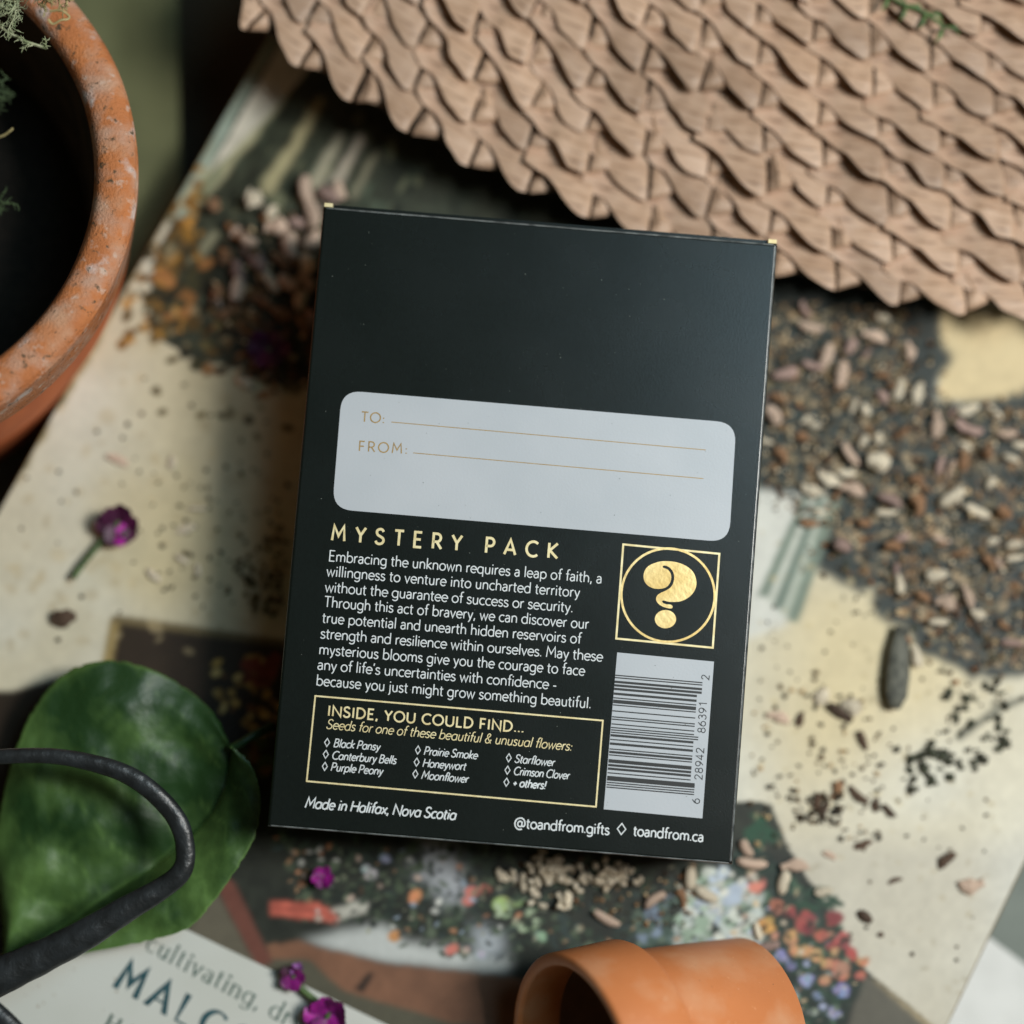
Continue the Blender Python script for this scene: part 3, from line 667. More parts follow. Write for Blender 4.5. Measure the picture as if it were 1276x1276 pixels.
LN = [('Embracing the unknown requires a leap of faith, a', 409.8, 698.9, 749.3, 726.9), ('willingness to venture into uncharted territory', 407, 717.6, 721.7, 744.3),
      ('without the guarantee of success or security.', 405, 737.2, 713.3, 763.0), ('Through this act of bravery, we can discover our', 403.9, 756, 733, 783.6),
      ('true potential and unearth hidden reservoirs of', 401.7, 775.7, 723.3, 802), ('strength and resilience within ourselves. May these', 399.5, 795.2, 750.3, 824.3),
      ('mysterious blooms give you the courage to face', 397.6, 815, 728, 841.9), ("any of life's uncertainties with confidence -", 395.7, 834.0, 692.9, 859.4),
      ('because you just might grow something beautiful.', 394.1, 853.8, 735.8, 882.6)]
for s, x1, y1, x2, y2 in LN: text(s, (x1, y1), (x2, y2), 13, 1.55, M_white)
t = MB(); fr = [fl(392.9, 867.2), fl(751.2, 897.9), fl(742.6, 1005.3), fl(382.2, 973.4)]; stroke(t, fr, 1.0 * sp, .00004, True); t.build('text_frame', M_goldpale, box)
text('INSIDE, YOU COULD FIND...', (408.4, 891.7), (652, 912.6), 12.3, 2.4, M_goldpale)
it = lambda s: s.replace('a', '\u0251')
text(it('Seeds for one of these beautiful & unusual flowers:'), (406.5, 907.8), (711.7, 935.4), 11.6, 1.3, M_goldpale, italic=.2)
COLS = [('Black Pansy', 415.5, 930.5, 472.5, 935.2), ('Canterbury Bells', 413.3, 945.8, 492.8, 952), ('Purple Peony', 412, 960.3, 476, 965.6),
        ('Prairie Smoke', 528, 940.3, 594, 945.9), ('Honeywort', 526.4, 955.3, 579.5, 959.7), ('Moonflower', 524.9, 970.3, 582.5, 975.4),
        ('Starflower', 641.2, 950, 690, 954.7), ('Crimson Clover', 639.6, 965.3, 708.5, 971), ('+ others!', 638.7, 979.7, 679, 983.2)]
DIA = [(407.6, 925.2), (406, 939.9), (404.8, 955), (520.8, 934.6), (519.2, 949.7), (517.6, 964.4), (634, 944.3), (632.4, 959.7), (631.1, 974.7)]
for s, x1, y1, x2, y2 in COLS: text(it(s), (x1, y1), (x2, y2), 9.8, 1.9 if '+' in s else 1.45, M_white, italic=.2)
def diamond(x, y, a, h, wd):
    t = MB(); c = fl(x, y); e = fl(x + 10, y + .8) - c; e.normalize(); u_ = Vector((-e.y, e.x))
    stroke(t, [c + u_ * h * sp, c + e * a * sp, c - u_ * h * sp, c - e * a * sp], wd * sp / 2, .00005, True); t.build('printed_diamond', M_white, box)
for d in DIA: diamond(d[0], d[1], 3.1, 5.0, 1.1)
text(it('Made in Halifax, Nova Scotia'), (379.8, 1006.2), (567, 1021.6), 12.6, 2.1, M_white, italic=.2)
text('@toandfrom.gifts', (641, 1030.8), (758.7, 1040.2), 12.6, 2.0, M_white)
text('toandfrom.ca', (789.3, 1041), (875.9, 1049), 12.6, 2.0, M_white)
diamond(774.5, 1033, 5.2, 6.8, 1.4)
# question mark emblem
Q = lambda x, y: fl(760 + x * 140 / 1276, 672 + y * 140 / 1276)
t = MB(); stroke(t, [Q(152, 58), Q(1243, 165), Q(1168, 1232), Q(72, 1127)], 1.25 * sp, .00004, True); emb = t.build('emblem_frame', M_goldpale, box)
t = MB(); c_ = Q(660, 634); rad = (Q(1190, 634) - c_).length
stroke(t, [c_ + Vector((rad * math.cos(R(a)), rad * math.sin(R(a)))) for a in range(0, 360, 5)], 1.45 * sp, .00006, True); t.build('emblem_ring', M_gold, box)
qo = catmull([(470, 285), (560, 255), (650, 248), (760, 262), (860, 300), (940, 365), (978, 450), (980, 530), (945, 610), (880, 670), (800, 705), (720, 712), (660, 708), (615, 695),
              (595, 700), (600, 720), (640, 738), (690, 742), (712, 762), (700, 785), (640, 778), (570, 748), (528, 700), (530, 650), (570, 612), (630, 585), (690, 545), (722, 490), (730, 420),
              (712, 360), (670, 315), (620, 298), (598, 310), (610, 326), (650, 340), (685, 380), (697, 430), (685, 490), (645, 540), (580, 562), (500, 558), (430, 525), (388, 465), (385, 390), (415, 325)], 4, True)
flat_poly('question_mark_body', [Q(*p) for p in qo], .00005, M_gold, box)
flat_poly('question_mark_dot', [Q(631 + 121 * math.cos(R(a)), 907 + 104 * math.sin(R(a))) for a in range(0, 360, 10)], .00005, M_gold, box)
# barcode label
BQ = lambda x, y: fl(730 + x / 2.968, 660 + y / 2.968)
bc = flat_poly('barcode_label', [BQ(116, 454), BQ(474, 488), BQ(431, 1068), BQ(66, 1034)], .00003, M_label, box)
Lc = {'0': '0001101', '1': '0011001', '2': '0010011', '3': '0111101', '4': '0100011', '5': '0110001', '6': '0101111', '7': '0111011', '8': '0110111', '9': '0001011'}
left, right = '628942', '863912'
bits = '101' + ''.join(Lc[c] for c in left) + '01010' + ''.join(''.join('1' if k == '0' else '0' for k in Lc[c]) for c in right) + '101'
a0, a1 = BQ(76, 954), BQ(109, 536); long_w = BQ(400, 982) - BQ(76, 954); short_w = BQ(386, 927) - BQ(79, 900)
i = 0
bars = MB()
while i < 95:
    if bits[i] == '1':
        j = i
        while j < 95 and bits[j] == '1': j += 1
        guard = i < 10 or i >= 85 or 45 <= i < 50
        p0 = a0 + (a1 - a0) * (i / 95); p1 = a0 + (a1 - a0) * (j / 95); wv = (long_w if guard else short_w)
        t = MB(); t.add([(*p0, .00006), (*(p0 + wv), .00006), (*(p1 + wv), .00006), (*p1, .00006)], [(0, 1, 2, 3)]); t.build('bar', M_ink, bc)
        i = j
    else: i += 1
def digits(s, a, b2):
    t = MB(); layout(t, s, BQ(*a), BQ(*b2), 9.2 * sp, 1.1 * sp / 2, z=.00006, sq=(.8, 1.2)); t.build('barcode_digits', M_ink, bc)
digits('6', (420, 1014), (422, 995)); digits('28942', (430, 925), (437, 808)); digits('86391', (441, 752), (448, 636)); digits('2', (455, 556), (457, 538))
# dust and fibres on the face
V = []; fs = []
for k in range(330):
    x = random.uniform(-hw_ + .002, hw_ - .002); y = random.uniform(-hh_ + .002, hh_ - .002)
    if mnoise.noise(Vector((x * 40, y * 40, 2))) < random.uniform(-.5, .35): continue
    r = random.choice([.00005, .00006, .00008, .00012]); n0 = len(V); a = random.random() * 6
    for q in range(5): V.append((x + r * math.cos(a + q * 1.257) * random.uniform(.6, 1.2), y + r * math.sin(a + q * 1.257) * random.uniform(.6, 1.2), .00009 + (k % 5) * 3e-6))
    fs.append(tuple(range(n0, n0 + 5)))
M_dust = material('dust', (.20, .23, .20), (.08, .09, .08), 3000, .8)
nt = M_black.node_tree; bsn = nt.nodes['Principled BSDF']; tcn0 = nt.nodes.new('ShaderNodeTexCoord'); nzn0 = nt.nodes.new('ShaderNodeTexNoise'); nzn0.inputs['Scale'].default_value = 45; nzn0.inputs['Detail'].default_value = 7
mrn0 = nt.nodes.new('ShaderNodeMapRange'); mrn0.inputs['From Min'].default_value = .35; mrn0.inputs['From Max'].default_value = .7; mrn0.inputs['To Min'].default_value = .255; mrn0.inputs['To Max'].default_value = .285
nt.links.new(tcn0.outputs['Object'], nzn0.inputs['Vector']); nt.links.new(nzn0.outputs['Fac'], mrn0.inputs['Value']); nt.links.new(mrn0.outputs[0], bsn.inputs['Roughness'])
o = obj('dust_specks', mesh('dust_specks', V, fs, M_dust), box); o['kind'] = 'stuff'
M_black.node_tree.nodes  # plain card, dust is geometry
for l in list(M_black.node_tree.links):
    if l.to_node.bl_idname == 'ShaderNodeMix' and l.to_socket.name == 'Factor': M_black.node_tree.links.remove(l)
for n_ in M_black.node_tree.nodes:
    if n_.bl_idname == 'ShaderNodeMix': n_.inputs['Factor'].default_value = 0

# ================================================================== WOVEN MAT
MZ = .048
ms = (CAMZ - MZ) * F                      # metres per photo pixel at the mat
mcx, mcy, mR = 1407.4, -1448.9, 1849
mcen = at(mcx, mcy, MZ)
mat_o = empty('placemat', Matrix.Translation(at(800, 100, MZ)))
props(mat_o, 'round placemat woven from pinkish tan palm leaf strips, lying above the black box', 'placemat')
def unit_mesh(k):
    r_ = random.Random(100 + k); j = lambda a: r_.uniform(-a, a)
    low = catmull([(-98, 44 + j(3)), (-82, 36 + j(3)), (-65, 29 + j(3)), (-50, 20 + j(4)), (-38, 10 + j(4)), (-24, 1 + j(3)), (-10, -4 + j(2)), (0, -3)], 2)
    upp = catmull([(-98, 76), (-84, 76), (-66, 74 + j(3)), (-48, 70 + j(3)), (-32, 64), (-20, 55 + j(2)), (-11, 45), (-5 + j(3), 35 + j(3))], 2)
    V = []; fs = []; n = len(low); T = 5; amp = 3.0 + j(.5)
    for i in range(n):
        s_ = i / (n - 1); e_ = min(1, max(0, (s_ - .25) / .5)); e_ = e_ * e_ * (3 - 2 * e_)
        for q in range(T):
            t_ = q / (T - 1); x = low[i][0] * (1 - t_) + upp[i][0] * t_; y = low[i][1] * (1 - t_) + upp[i][1] * t_
            top_ = .4 + 1.7 * e_ * (s_ > .7) * (s_ - .7) / .3
            h = (2.5 + 1.5 * e_) * (1 - t_) ** 1.2 + top_ * t_ - .1 + .7 * math.sin(t_ * math.pi) * e_
            if q == 0: h -= .35 * e_
            if s_ > .85: h -= .6 * ((s_ - .85) / .15) ** 2
            h += .1 * math.sin(t_ * 9 + k) + .3 * mnoise.noise(Vector((x * .06, y * .06, k)))
            V.append((x * ms, y * ms, h * .001 * amp / 3))
    for i in range(n - 1):
        for q in range(T - 1): a = i * T + q; fs.append((a, a + T, a + T + 1, a + 1))
    b0 = len(V)                                                     # edge thickness of the strip: lower edge and tip seam
    rim = [i * T for i in range(n)]
    for v in rim: x, y, z = V[v]; V.append((x + (-.0004 if v >= (n - 1) * T else .0005), y + .0010, z - .0014))
    for q in range(len(rim) - 1): fs.append((rim[q], b0 + q, b0 + q + 1, rim[q + 1]))
    # folded facet
    e0 = [(3.4, .5), (3, 4), (2.2, 12), (.5, 22), (-3, 40)]
    e1 = [(15, 6 + j(2)), (14, 10), (12, 18), (8, 29), (0, 46)]
    e2 = [(33, 17 + j(2)), (32, 21), (28, 27), (22, 35), (8, 48)]
    f0 = len(V); rows = [e0, e1, e2]; hs = [1.9 + j(.3), 2.3 + j(.4), 1.0]
    for ri, (e, hh) in enumerate(zip(rows, hs)):
        for q, (x, y) in enumerate(e): V.append((x * ms, y * ms, (hh - [.8, .05, .1, .5, 1.0][q]) * .001))
    for ri in range(2):
        for q in range(4): a = f0 + ri * 5 + q; fs.append((a, a + 5, a + 6, a + 1))
    s0 = len(V)
    for ri in range(3): x, y, z = V[f0 + ri * 5]; V.append((x, y + .0009, z - .0012))
    for ri in range(2): fs.append((f0 + ri * 5, s0 + ri, s0 + ri + 1, f0 + ri * 5 + 5))
    me = mesh('leaf_strip', V, fs, M_leaf, True)
    try: me.set_sharp_from_angle(angle=R(42))
    except Exception: pass
    return me
units = [unit_mesh(k) for k in range(14)]
pitch = 80.5; nunit = 0; th0 = math.atan2(82 - mcy, 378 - mcx)
for row in range(0, 16):
    rad_ = (mR - 48.5 * row); n_lo, n_hi = -6, 22
    for k in range(n_lo, n_hi):
        th = th0 - (k * pitch - row * 26 + random.uniform(-2.5, 2.5)) / (mR - 24 * row) 
        px = mcx + rad_ * math.cos(th); py = mcy + (rad_ + random.uniform(-2.5, 2.5) * (row > 0)) * math.sin(th)
        if not ((299 if row == 0 else 352) < px < 1390 and -75 < py < 460): continue
        if 0: pass
        p = at(px, py, MZ); o = obj('leaf_strip', units[random.randrange(14)], mat_o)
        ang = math.pi / 2 - th           # image-down tangent turned to world
        o.rotation_euler = (R(random.uniform(-3, 3)), R(random.uniform(-3, 3)), ang - math.pi + math.pi + random.uniform(-.05, .05))
        # tangent to the right in world: (sin th, cos th)
        o.rotation_euler[2] = math.atan2(math.cos(th), math.sin(th)) + random.uniform(-.10, .10)
        s_ = random.uniform(.96, 1.07); o.scale = (s_, s_ * random.uniform(.97, 1.06), s_ * random.uniform(1.25, 1.75))
        zz = .0003 * math.sin(px * .02 + row)
        o.location = p - mat_o.location + Vector((0, 0, zz)); nunit += 1
        if px < 345: o.scale[0] *= .5
# backing ring under the strips, coloured dark for shade in the gaps
V = []; fs = []
for i in range(61):
    th = math.atan2(30 - mcy, 322 - mcx) * (1 - i / 60) + math.atan2(500 - mcy, 1560 - mcx) * i / 60
    for rr in (mR - 14, mR - 14, mR - 850, mR - 850):
        V.append((mcx + rr * math.cos(th), mcy + rr * math.sin(th), 0))
V2 = []
for i in range(61):
    for q, zz in enumerate((MZ - .0003, MZ - .004, MZ - .004, MZ - .0003)):
        x, y, _ = V[i * 4 + q]; V2.append(at(x, y, MZ).xy.to_tuple() + (zz,))
fs = [(i * 4 + q, i * 4 + (q + 1) % 4, i * 4 + 4 + (q + 1) % 4, i * 4 + 4 + q) for i in range(60) for q in range(4)] + [(0, 1, 2, 3), (243, 242, 241, 240)]
bk = obj('backing', mesh('backing', [Vector(v) - mat_o.location for v in V2], fs, M_leafback), mat_o)

# ================================================================== POTS
def lathe(name, prof, m, parent, n=96, jit=0):
    V = []; fs = []; L_ = len(prof)
    for k in range(n):
        a = 2 * math.pi * k / n
        for i, (r, z) in enumerate(prof):
            q = 1 + jit * mnoise.noise(Vector((math.cos(a) * 3, math.sin(a) * 3, z * 80)))
            V.append((r * q * math.cos(a), r * q * math.sin(a), z))
    for k in range(n):
        for i in range(L_ - 1):
            a = k * L_ + i; b2 = ((k + 1) % n) * L_ + i; fs.append((a, b2, b2 + 1, a + 1))
    return obj(name, mesh(name, V, fs, m, True), parent)
# large old pot, left
PZ = .0905
pc = at(-204, 202, PZ); lean = Matrix.Rotation(R(-13), 4, 'X') @ Matrix.Rotation(R(8), 4, 'Y')
pot = empty('terracotta_pot', Matrix.Translation(pc) @ lean)
props(pot, 'large weathered terracotta pot with chalky stained rim at the upper left', 'plant pot')
Ro = 371 * (CAMZ - PZ) * F; tk = 56 * (CAMZ - PZ) * F
rim_prof = [(Ro - tk, -.0042), (Ro - tk + .0009, -.0018), (Ro - tk + .0024, -.0004), (Ro - tk * .5, .0002), (Ro - .0028, .0001), (Ro - .0010, -.0007), (Ro - .0003, -.0018), (Ro, -.0035), (Ro - .0006, -.014), (Ro - .0012, -.019), (Ro - .003, -.0205)]
lathe('rim', catmull(rim_prof, 3), M_terra_old, pot, 200, .004)
lathe('body', [(Ro - .0040, -.0195), (Ro - .0028, -.036), (Ro - .014, -.094)], M_terra_body, pot, 128)
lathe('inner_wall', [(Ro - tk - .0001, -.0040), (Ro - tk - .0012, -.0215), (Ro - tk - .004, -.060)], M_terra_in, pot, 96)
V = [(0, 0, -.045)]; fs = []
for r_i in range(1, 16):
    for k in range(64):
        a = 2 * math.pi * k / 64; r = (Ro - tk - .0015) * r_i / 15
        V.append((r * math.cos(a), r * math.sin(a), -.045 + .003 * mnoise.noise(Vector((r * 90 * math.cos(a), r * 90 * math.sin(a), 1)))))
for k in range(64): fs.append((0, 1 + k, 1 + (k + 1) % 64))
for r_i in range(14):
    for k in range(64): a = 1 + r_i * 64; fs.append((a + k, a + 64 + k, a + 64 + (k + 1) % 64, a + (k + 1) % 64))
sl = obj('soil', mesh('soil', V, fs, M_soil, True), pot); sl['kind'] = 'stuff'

def sprig(mb, p, d, length, r, depth, rr):
    """branching curly thread"""
    pts = [p]; n = 6; q = p.copy(); dd = d.normalized()
    for i in range(n):
        dd = (dd + Vector((rr.gauss(0, .35), rr.gauss(0, .35), rr.gauss(0, .25)))).normalized(); q = q + dd * length / n; pts.append(q.copy())
        if depth > 0 and rr.random() < .75:
            sprig(mb, q, dd + Vector((rr.gauss(0, .9), rr.gauss(0, .9), rr.gauss(0, .6))), length * .5, r * .7, depth - 1, rr)
    mb.tube(pts, [r * (1 - .6 * i / n) for i in range(n + 1)], 4)
def lichen(name, centres, z, m, label, cat, spread, cnt, length, depth=2, thick=.00035, seed=1):
    rr = random.Random(seed); mb = MB()
    for (px, py) in centres:
        for k in range(cnt):
            p = at(px + rr.gauss(0, spread), py + rr.gauss(0, spread * .6), z + rr.uniform(-.003, .002))
            sprig(mb, p, Vector((rr.gauss(0, 1), rr.gauss(0, 1), rr.gauss(0, .5))), length, thick, depth, rr)
    o = mb.build(name, m); props(o, label, cat); return o
lichen('lichen_clump', [(2, -4), (30, -8), (-14, 8), (14, 0)], .088, M_moss, 'pale green lichen clump hanging over the top of the big pot mouth', 'lichen', 5, 8, .0058, 2, .00024, 3)
lichen('moss_tuft', [(62, 0), (78, -4), (66, -10)], .0925, M_fibre, 'dry yellowish moss tuft caught on the big pot rim', 'moss', 3, 5, .0042, 1, .00024, 5)
lichen('moss_sprig', [(-6, 98), (-8, 112), (-5, 124)], .066, M_mossdark, 'small green moss sprig at the photo edge inside the big pot', 'moss', 4, 7, .004, 1, .0003, 9)
lichen('dark_moss', [(-6, 250), (0, 262)], .068, M_mossdark, 'dim dark green moss low inside the big pot', 'moss', 5, 5, .004, 1, .00025, 11)
mb = MB(); rr = random.Random(21); pts = catmull([at(x, y, .078) for x, y in ((-8, 28), (10, 40), (28, 50), (42, 55), (58, 60))], 3)
mb.tube(pts, .00035, 5)
for p in pts[::1]:
    sprig(mb, Vector(p), Vector((rr.gauss(0, 1), rr.gauss(0, 1), .3)), .0022, .00022, 1, rr)
props(mb.build('lichen_twig', M_moss), 'thin pale lichen twig reaching across the dark mouth of the big pot', 'twig')
mb = MB(); mb.tube([at(*p) for p in catmull([(-5, 172, .07), (6, 168, .071), (16, 160, .072)], 3)], .0003, 5); props(mb.build('dry_root', M_fibre), 'single short dry root end inside the big pot', 'root')
mb = MB(); mb.tube(catmull([at(62, 14, .0935), at(76, 13, .094), at(86, 20, .0925), at(84, 24, .0925), at(76, 25, .093), at(66, 30, .0928), at(60, 24, .093)], 4), .00028, 5)
props(mb.build('dry_fibre', M_fibre), 'loop of dry yellow fibre bent over the big pot rim', 'fibre')

# small new pot, lying at the bottom
def axis_frame(c, ax):
    z = ax.normalized(); x = Vector((0, 0, 1)).cross(z).normalized(); y = z.cross(x)
    return Matrix(((x.x, y.x, z.x, c.x), (x.y, y.y, z.y, c.y), (x.z, y.z, z.z, c.z), (0, 0, 0, 1)))
s2 = (CAMZ - .085) * F
AX = Vector((-.86, -.10, .50))               # towards the mouth
pot2 = empty('flower_pot', axis_frame(at(714, 1337, .093), AX))
props(pot2, 'small clean orange terracotta pot lying on its side at the bottom edge', 'plant pot')
r2 = 145 * s2
prof = [(r2 - 18 * s2, -60 * s2), (r2 - 15 * s2, -6 * s2), (r2 - 12.5 * s2, -1.5 * s2), (r2 - 7 * s2, 0), (r2 - 1 * s2, -1.0 * s2), (r2 + 2 * s2, -5 * s2), (r2 + 1 * s2, -92 * s2), (r2 - 1 * s2, -96 * s2), (r2 - 5 * s2, -98 * s2), (r2 - 20 * s2, -99 * s2)]
lathe('rim', prof, M_terra_new, pot2, 160)
lathe('body', [(r2 - 15 * s2, -97 * s2), (r2 - 33 * s2, -276 * s2), (r2 - 42 * s2, -281 * s2), (r2 - 52 * s2, -283 * s2), (8 * s2, -282 * s2)], M_terra_new, pot2, 160)
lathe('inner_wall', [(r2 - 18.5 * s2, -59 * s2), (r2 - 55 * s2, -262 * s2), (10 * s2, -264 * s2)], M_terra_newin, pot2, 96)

# ================================================================== LEAF
def leaf_z(px, py): return .0665 + .0030 * math.sin(px * .012) 
Lb = catmull([(288, 930), (262, 884), (205, 842), (140, 823), (82, 838), (44, 880), (20, 932), (2, 1000), (-6, 1070), (2, 1140), (4, 1204)], 9)
Lm = catmull([(288, 930), (283, 972), (266, 1014), (232, 1050), (196, 1078), (158, 1100), (120, 1124), (90, 1146), (58, 1168), (30, 1188), (4, 1206)], 9)
Lr = catmull([(288, 930), (312, 952), (324, 992), (318, 1040), (290, 1090), (262, 1128), (235, 1156), (190, 1171), (105, 1188), (50, 1202), (4, 1208)], 9)
n = len(Lm); V = []; fs = []; K = 56; vein_shade = []
for i in range(n):
    jag = 1 + .006 * mnoise.noise(Vector((i * .9, 3, 7)))
    for q in range(2 * K + 1):
        if q <= K: t_ = q / K; a, b2 = Lb[i], Lm[i]; dm = 1 - t_
        else: t_ = (q - K) / K; a, b2 = Lm[i], Lr[i]; dm = t_
        x = a[0] * (1 - t_) + b2[0] * t_; y = a[1] * (1 - t_) + b2[1] * t_
        s_ = i / (n - 1); jg = (jag - 1) * (dm > .9) * 2.2; x += (x - 160) * jg; y += (y - 1010) * jg
        wav = math.sin((s_ * 7 - dm * 1.5) * 2 * math.pi)
        vph = s_ * 8 - dm * 1.5 + .12 * math.sin(dm * 7 + s_ * 20); vq = max(0, 1 - abs((vph % 1) - .5) * 16) * (1 - dm * .7); vm = max(0, 1 - dm * 40)
        z = .0600 + .0070 * (x / 320) - .0035 * math.exp(-((x - 235) / 60) ** 2) * (q <= K) + (.0050 * dm ** 1.5 if q > K else 0) + .0026 * math.sin(dm * math.pi * .8) * (1 - .3 * s_) + .00035 * wav * math.sin(dm * math.pi) - .0015 * dm ** 3 + .0004 * mnoise.noise(Vector((x * .06, y * .06, 2)))
        z += .0012 * mnoise.noise(Vector((x * .02, y * .02, 5))) + (.004 if q < K else 0) * dm * (1 - dm) * s_ * 2
        V.append(at(x, y, z)); vein_shade.append(max(vm * .6, vq * .30) + .45 * max(0, (dm - .975) / .025) + .14 + .35 * mnoise.noise(Vector((x * .018, y * .018, 9))) + .12 * mnoise.noise(Vector((x * .09, y * .09, 3))) + .55 * max(0, s_ - .45) - .24 * max(0, .75 - s_) * (q < K) + (.18 if q > K else 0) * s_)  # veins, pale edge, and upper blade darkened in colour for the box shadow
for i in range(n - 1):
    for q in range(2 * K): a = i * (2 * K + 1) + q; fs.append((a, a + 2 * K + 1, a + 2 * K + 2, a + 1))
M_lf = bpy.data.materials.new('leaf_green'); M_lf.use_nodes = True; nt = M_lf.node_tree
at1 = nt.nodes.new('ShaderNodeAttribute'); at1.attribute_name = 'vein_shade'; cr = nt.nodes.new('ShaderNodeValToRGB')
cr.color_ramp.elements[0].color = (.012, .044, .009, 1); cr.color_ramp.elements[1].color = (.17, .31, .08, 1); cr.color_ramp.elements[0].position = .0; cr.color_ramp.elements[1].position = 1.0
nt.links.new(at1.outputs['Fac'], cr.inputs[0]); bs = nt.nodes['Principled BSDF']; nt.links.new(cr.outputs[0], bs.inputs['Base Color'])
bs.inputs['Roughness'].default_value = .5
tcn = nt.nodes.new('ShaderNodeTexCoord'); nzn = nt.nodes.new('ShaderNodeTexNoise'); nzn.inputs['Scale'].default_value = 900; bpn = nt.nodes.new('ShaderNodeBump'); bpn.inputs['Strength'].default_value = .4; bpn.inputs['Distance'].default_value = .0003
nt.links.new(tcn.outputs['Object'], nzn.inputs['Vector']); nt.links.new(nzn.outputs['Fac'], bpn.inputs['Height']); nt.links.new(bpn.outputs[0], bs.inputs['Normal'])
leaf = empty('green_leaf', Matrix.Translation(at(160, 1010, .066)))
props(leaf, 'broad dark green leaf lying under the black handle at the lower left', 'leaf')
me = mesh('blade', [v - leaf.location for v in V], fs, M_lf, True); at2 = me.attributes.new('vein_shade', 'FLOAT', 'POINT'); at2.data.foreach_set('value', vein_shade)
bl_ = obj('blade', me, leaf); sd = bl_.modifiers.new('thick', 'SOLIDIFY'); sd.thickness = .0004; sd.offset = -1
mb = MB(); L0 = leaf.location
mb.tube([p - L0 for p in map(lambda q: at(*q), catmull([(284, 934, .0675), (300, 926, .068), (318, 915, .067), (340, 905, .064)], 4))], [.0009, .001, .001, .001, .001, .001, .001, .001, .001, .001, .001, .0012, .0012], 8, .7)
mb.build('leaf_stalk', M_lf, leaf, True)

# ================================================================== SNIPS (black iron handle)
H = [(-60, 950, 9), (0, 943, 9.5), (63, 942, 10), (116, 951, 11), (160, 966, 12), (196, 992, 12.5), (222, 1024, 12.5), (231, 1058, 12.5), (226, 1086, 13), (200, 1108, 14.5), (157, 1133, 17), (103, 1166, 20), (50, 1193, 22), (0, 1217, 23.5), (-60, 1247, 25)]
hc = catmull([(x, y, r) for x, y, r in H], 6)
snips = empty('garden_snips', Matrix.Translation(at(100, 1080, .078)))
props(snips, 'old garden snips with a black iron loop handle lying across the green leaf', 'snips')
mb = MB(); mb.tube([at(x, y, .0805 - .000010 * max(0, x) + .0004 * mnoise.noise(Vector((x * .03, y * .03, 0)))) - snips.location for x, y, r in hc], [r * s2 * (1 + .05 * mnoise.noise(Vector((x * .05, y * .05, 3)))) for x, y, r in hc], 18, .62)
mb.build('loop_handle', M_iron, snips, True)
mb = MB(); mb.tube([at(x, y, .072) - snips.location for x, y in catmull([(-60, 1225), (-20, 1252), (8, 1276), (40, 1310), (80, 1350)], 4)], 15 * s2, 14, .62); mb.build('second_handle', M_iron, snips, True)

# ================================================================== FLOWERS
def petal_mesh(L_, wd, cup, k):
    V = []; fs = []; r_ = random.Random(k)
    for i in range(7):
        s_ = i / 6; w_ = wd * (math.sin(min(1, s_ * 1.05) * math.pi * .82 + .12)) ** .8
        for q in range(5):
            t_ = (q - 2) / 2
            V.append((s_ * L_, t_ * w_ * .5, cup * (s_ ** 1.6) * L_ - cup * .4 * (t_ ** 2) * L_ * .4 + .06 * L_ * r_.uniform(-1, 1) * s_))
    for i in range(6):
        for q in range(4): a = i * 5 + q; fs.append((a, a + 5, a + 6, a + 1))
    return V, fs
def flower(px, py, rpx, n, label, mp, stem=None, z=None, tilt=(0, 0), seed=0, name='purple_flower'):
    rr = random.Random(seed); zz = z if z is not None else BOOK.hit(px, py).z + .003
    e = empty(name, Matrix.Translation(at(px, py, zz)) @ Matrix.Rotation(tilt[0], 4, 'X') @ Matrix.Rotation(tilt[1], 4, 'Y'))
    props(e, label, 'flower', 'loose magenta flowers strewn on the book')
    L_ = rpx * (CAMZ - zz) * F
    for k in range(n):
        V, fs = petal_mesh(L_, L_ * rr.uniform(.85, 1.15), rr.uniform(.2, .75), seed * 10 + k)
        p = obj('petal', mesh('petal', V, fs, mp if rr.random() > .25 else M_petaldark, True), e)
        p.rotation_euler = (rr.uniform(-.3, .3), rr.uniform(-.25, .15), 2 * math.pi * k / n + rr.uniform(-.2, .2)); p.location = (0, 0, .0002 * k)
    mb = MB(); mb.tube([(0, 0, .0), (0, 0, L_ * .35)], [L_ * .16, L_ * .1], 8); mb.build('flower_centre', M_stem, e)
    if stem:
        mb = MB(); inv = e.matrix_world.inverted(); bpy.context.view_layer.update(); inv = e.matrix_basis.inverted()
        P = [inv @ (BOOK.hit(x, y) + Vector((0, 0, .0022))) for x, y in stem]
        mb.tube([P[0]] + catmull(P, 4)[1:], .0008, 7); mb.build('stem', M_stem, e, True)
    return e
flower(146, 652, 26, 6, 'wine and magenta flower with bent green stem on bare cream cover left of box', M_petaldark, [(140, 662), (122, 682), (104, 704), (93, 720)], seed=1, tilt=(.3, .2))
flower(154, 668, 15, 3, 'bright magenta petal cluster tucked under the stemmed flower left of the box', M_petal, seed=2, tilt=(-.2, .3), name='petal_cluster')
flower(403, 1092, 14, 6, 'small round magenta flower head just below the lower left corner of the box', M_petal, seed=3)
flower(366, 1216, 17, 5, 'small magenta flower with yellow green centre on the white title panel edge', M_petal, [(368, 1220), (384, 1236), (402, 1250)], seed=4, tilt=(.2, -.1))
flower(370, 1206, 8, 5, 'tiny lilac bud above the small flower by the title panel', material('lilac_petal', (.36, .16, .42), (.2, .05, .26), 300, .5), seed=5, name='flower_bud')
flower(409, 1264, 29, 6, 'largest magenta flower at the bottom edge, right of the printed title', M_petal, seed=6, tilt=(.1, 0))
flower(336, 436, 26, 6, 'dark wine flower among the seeds against the left side of the box', M_petaldark, seed=7)
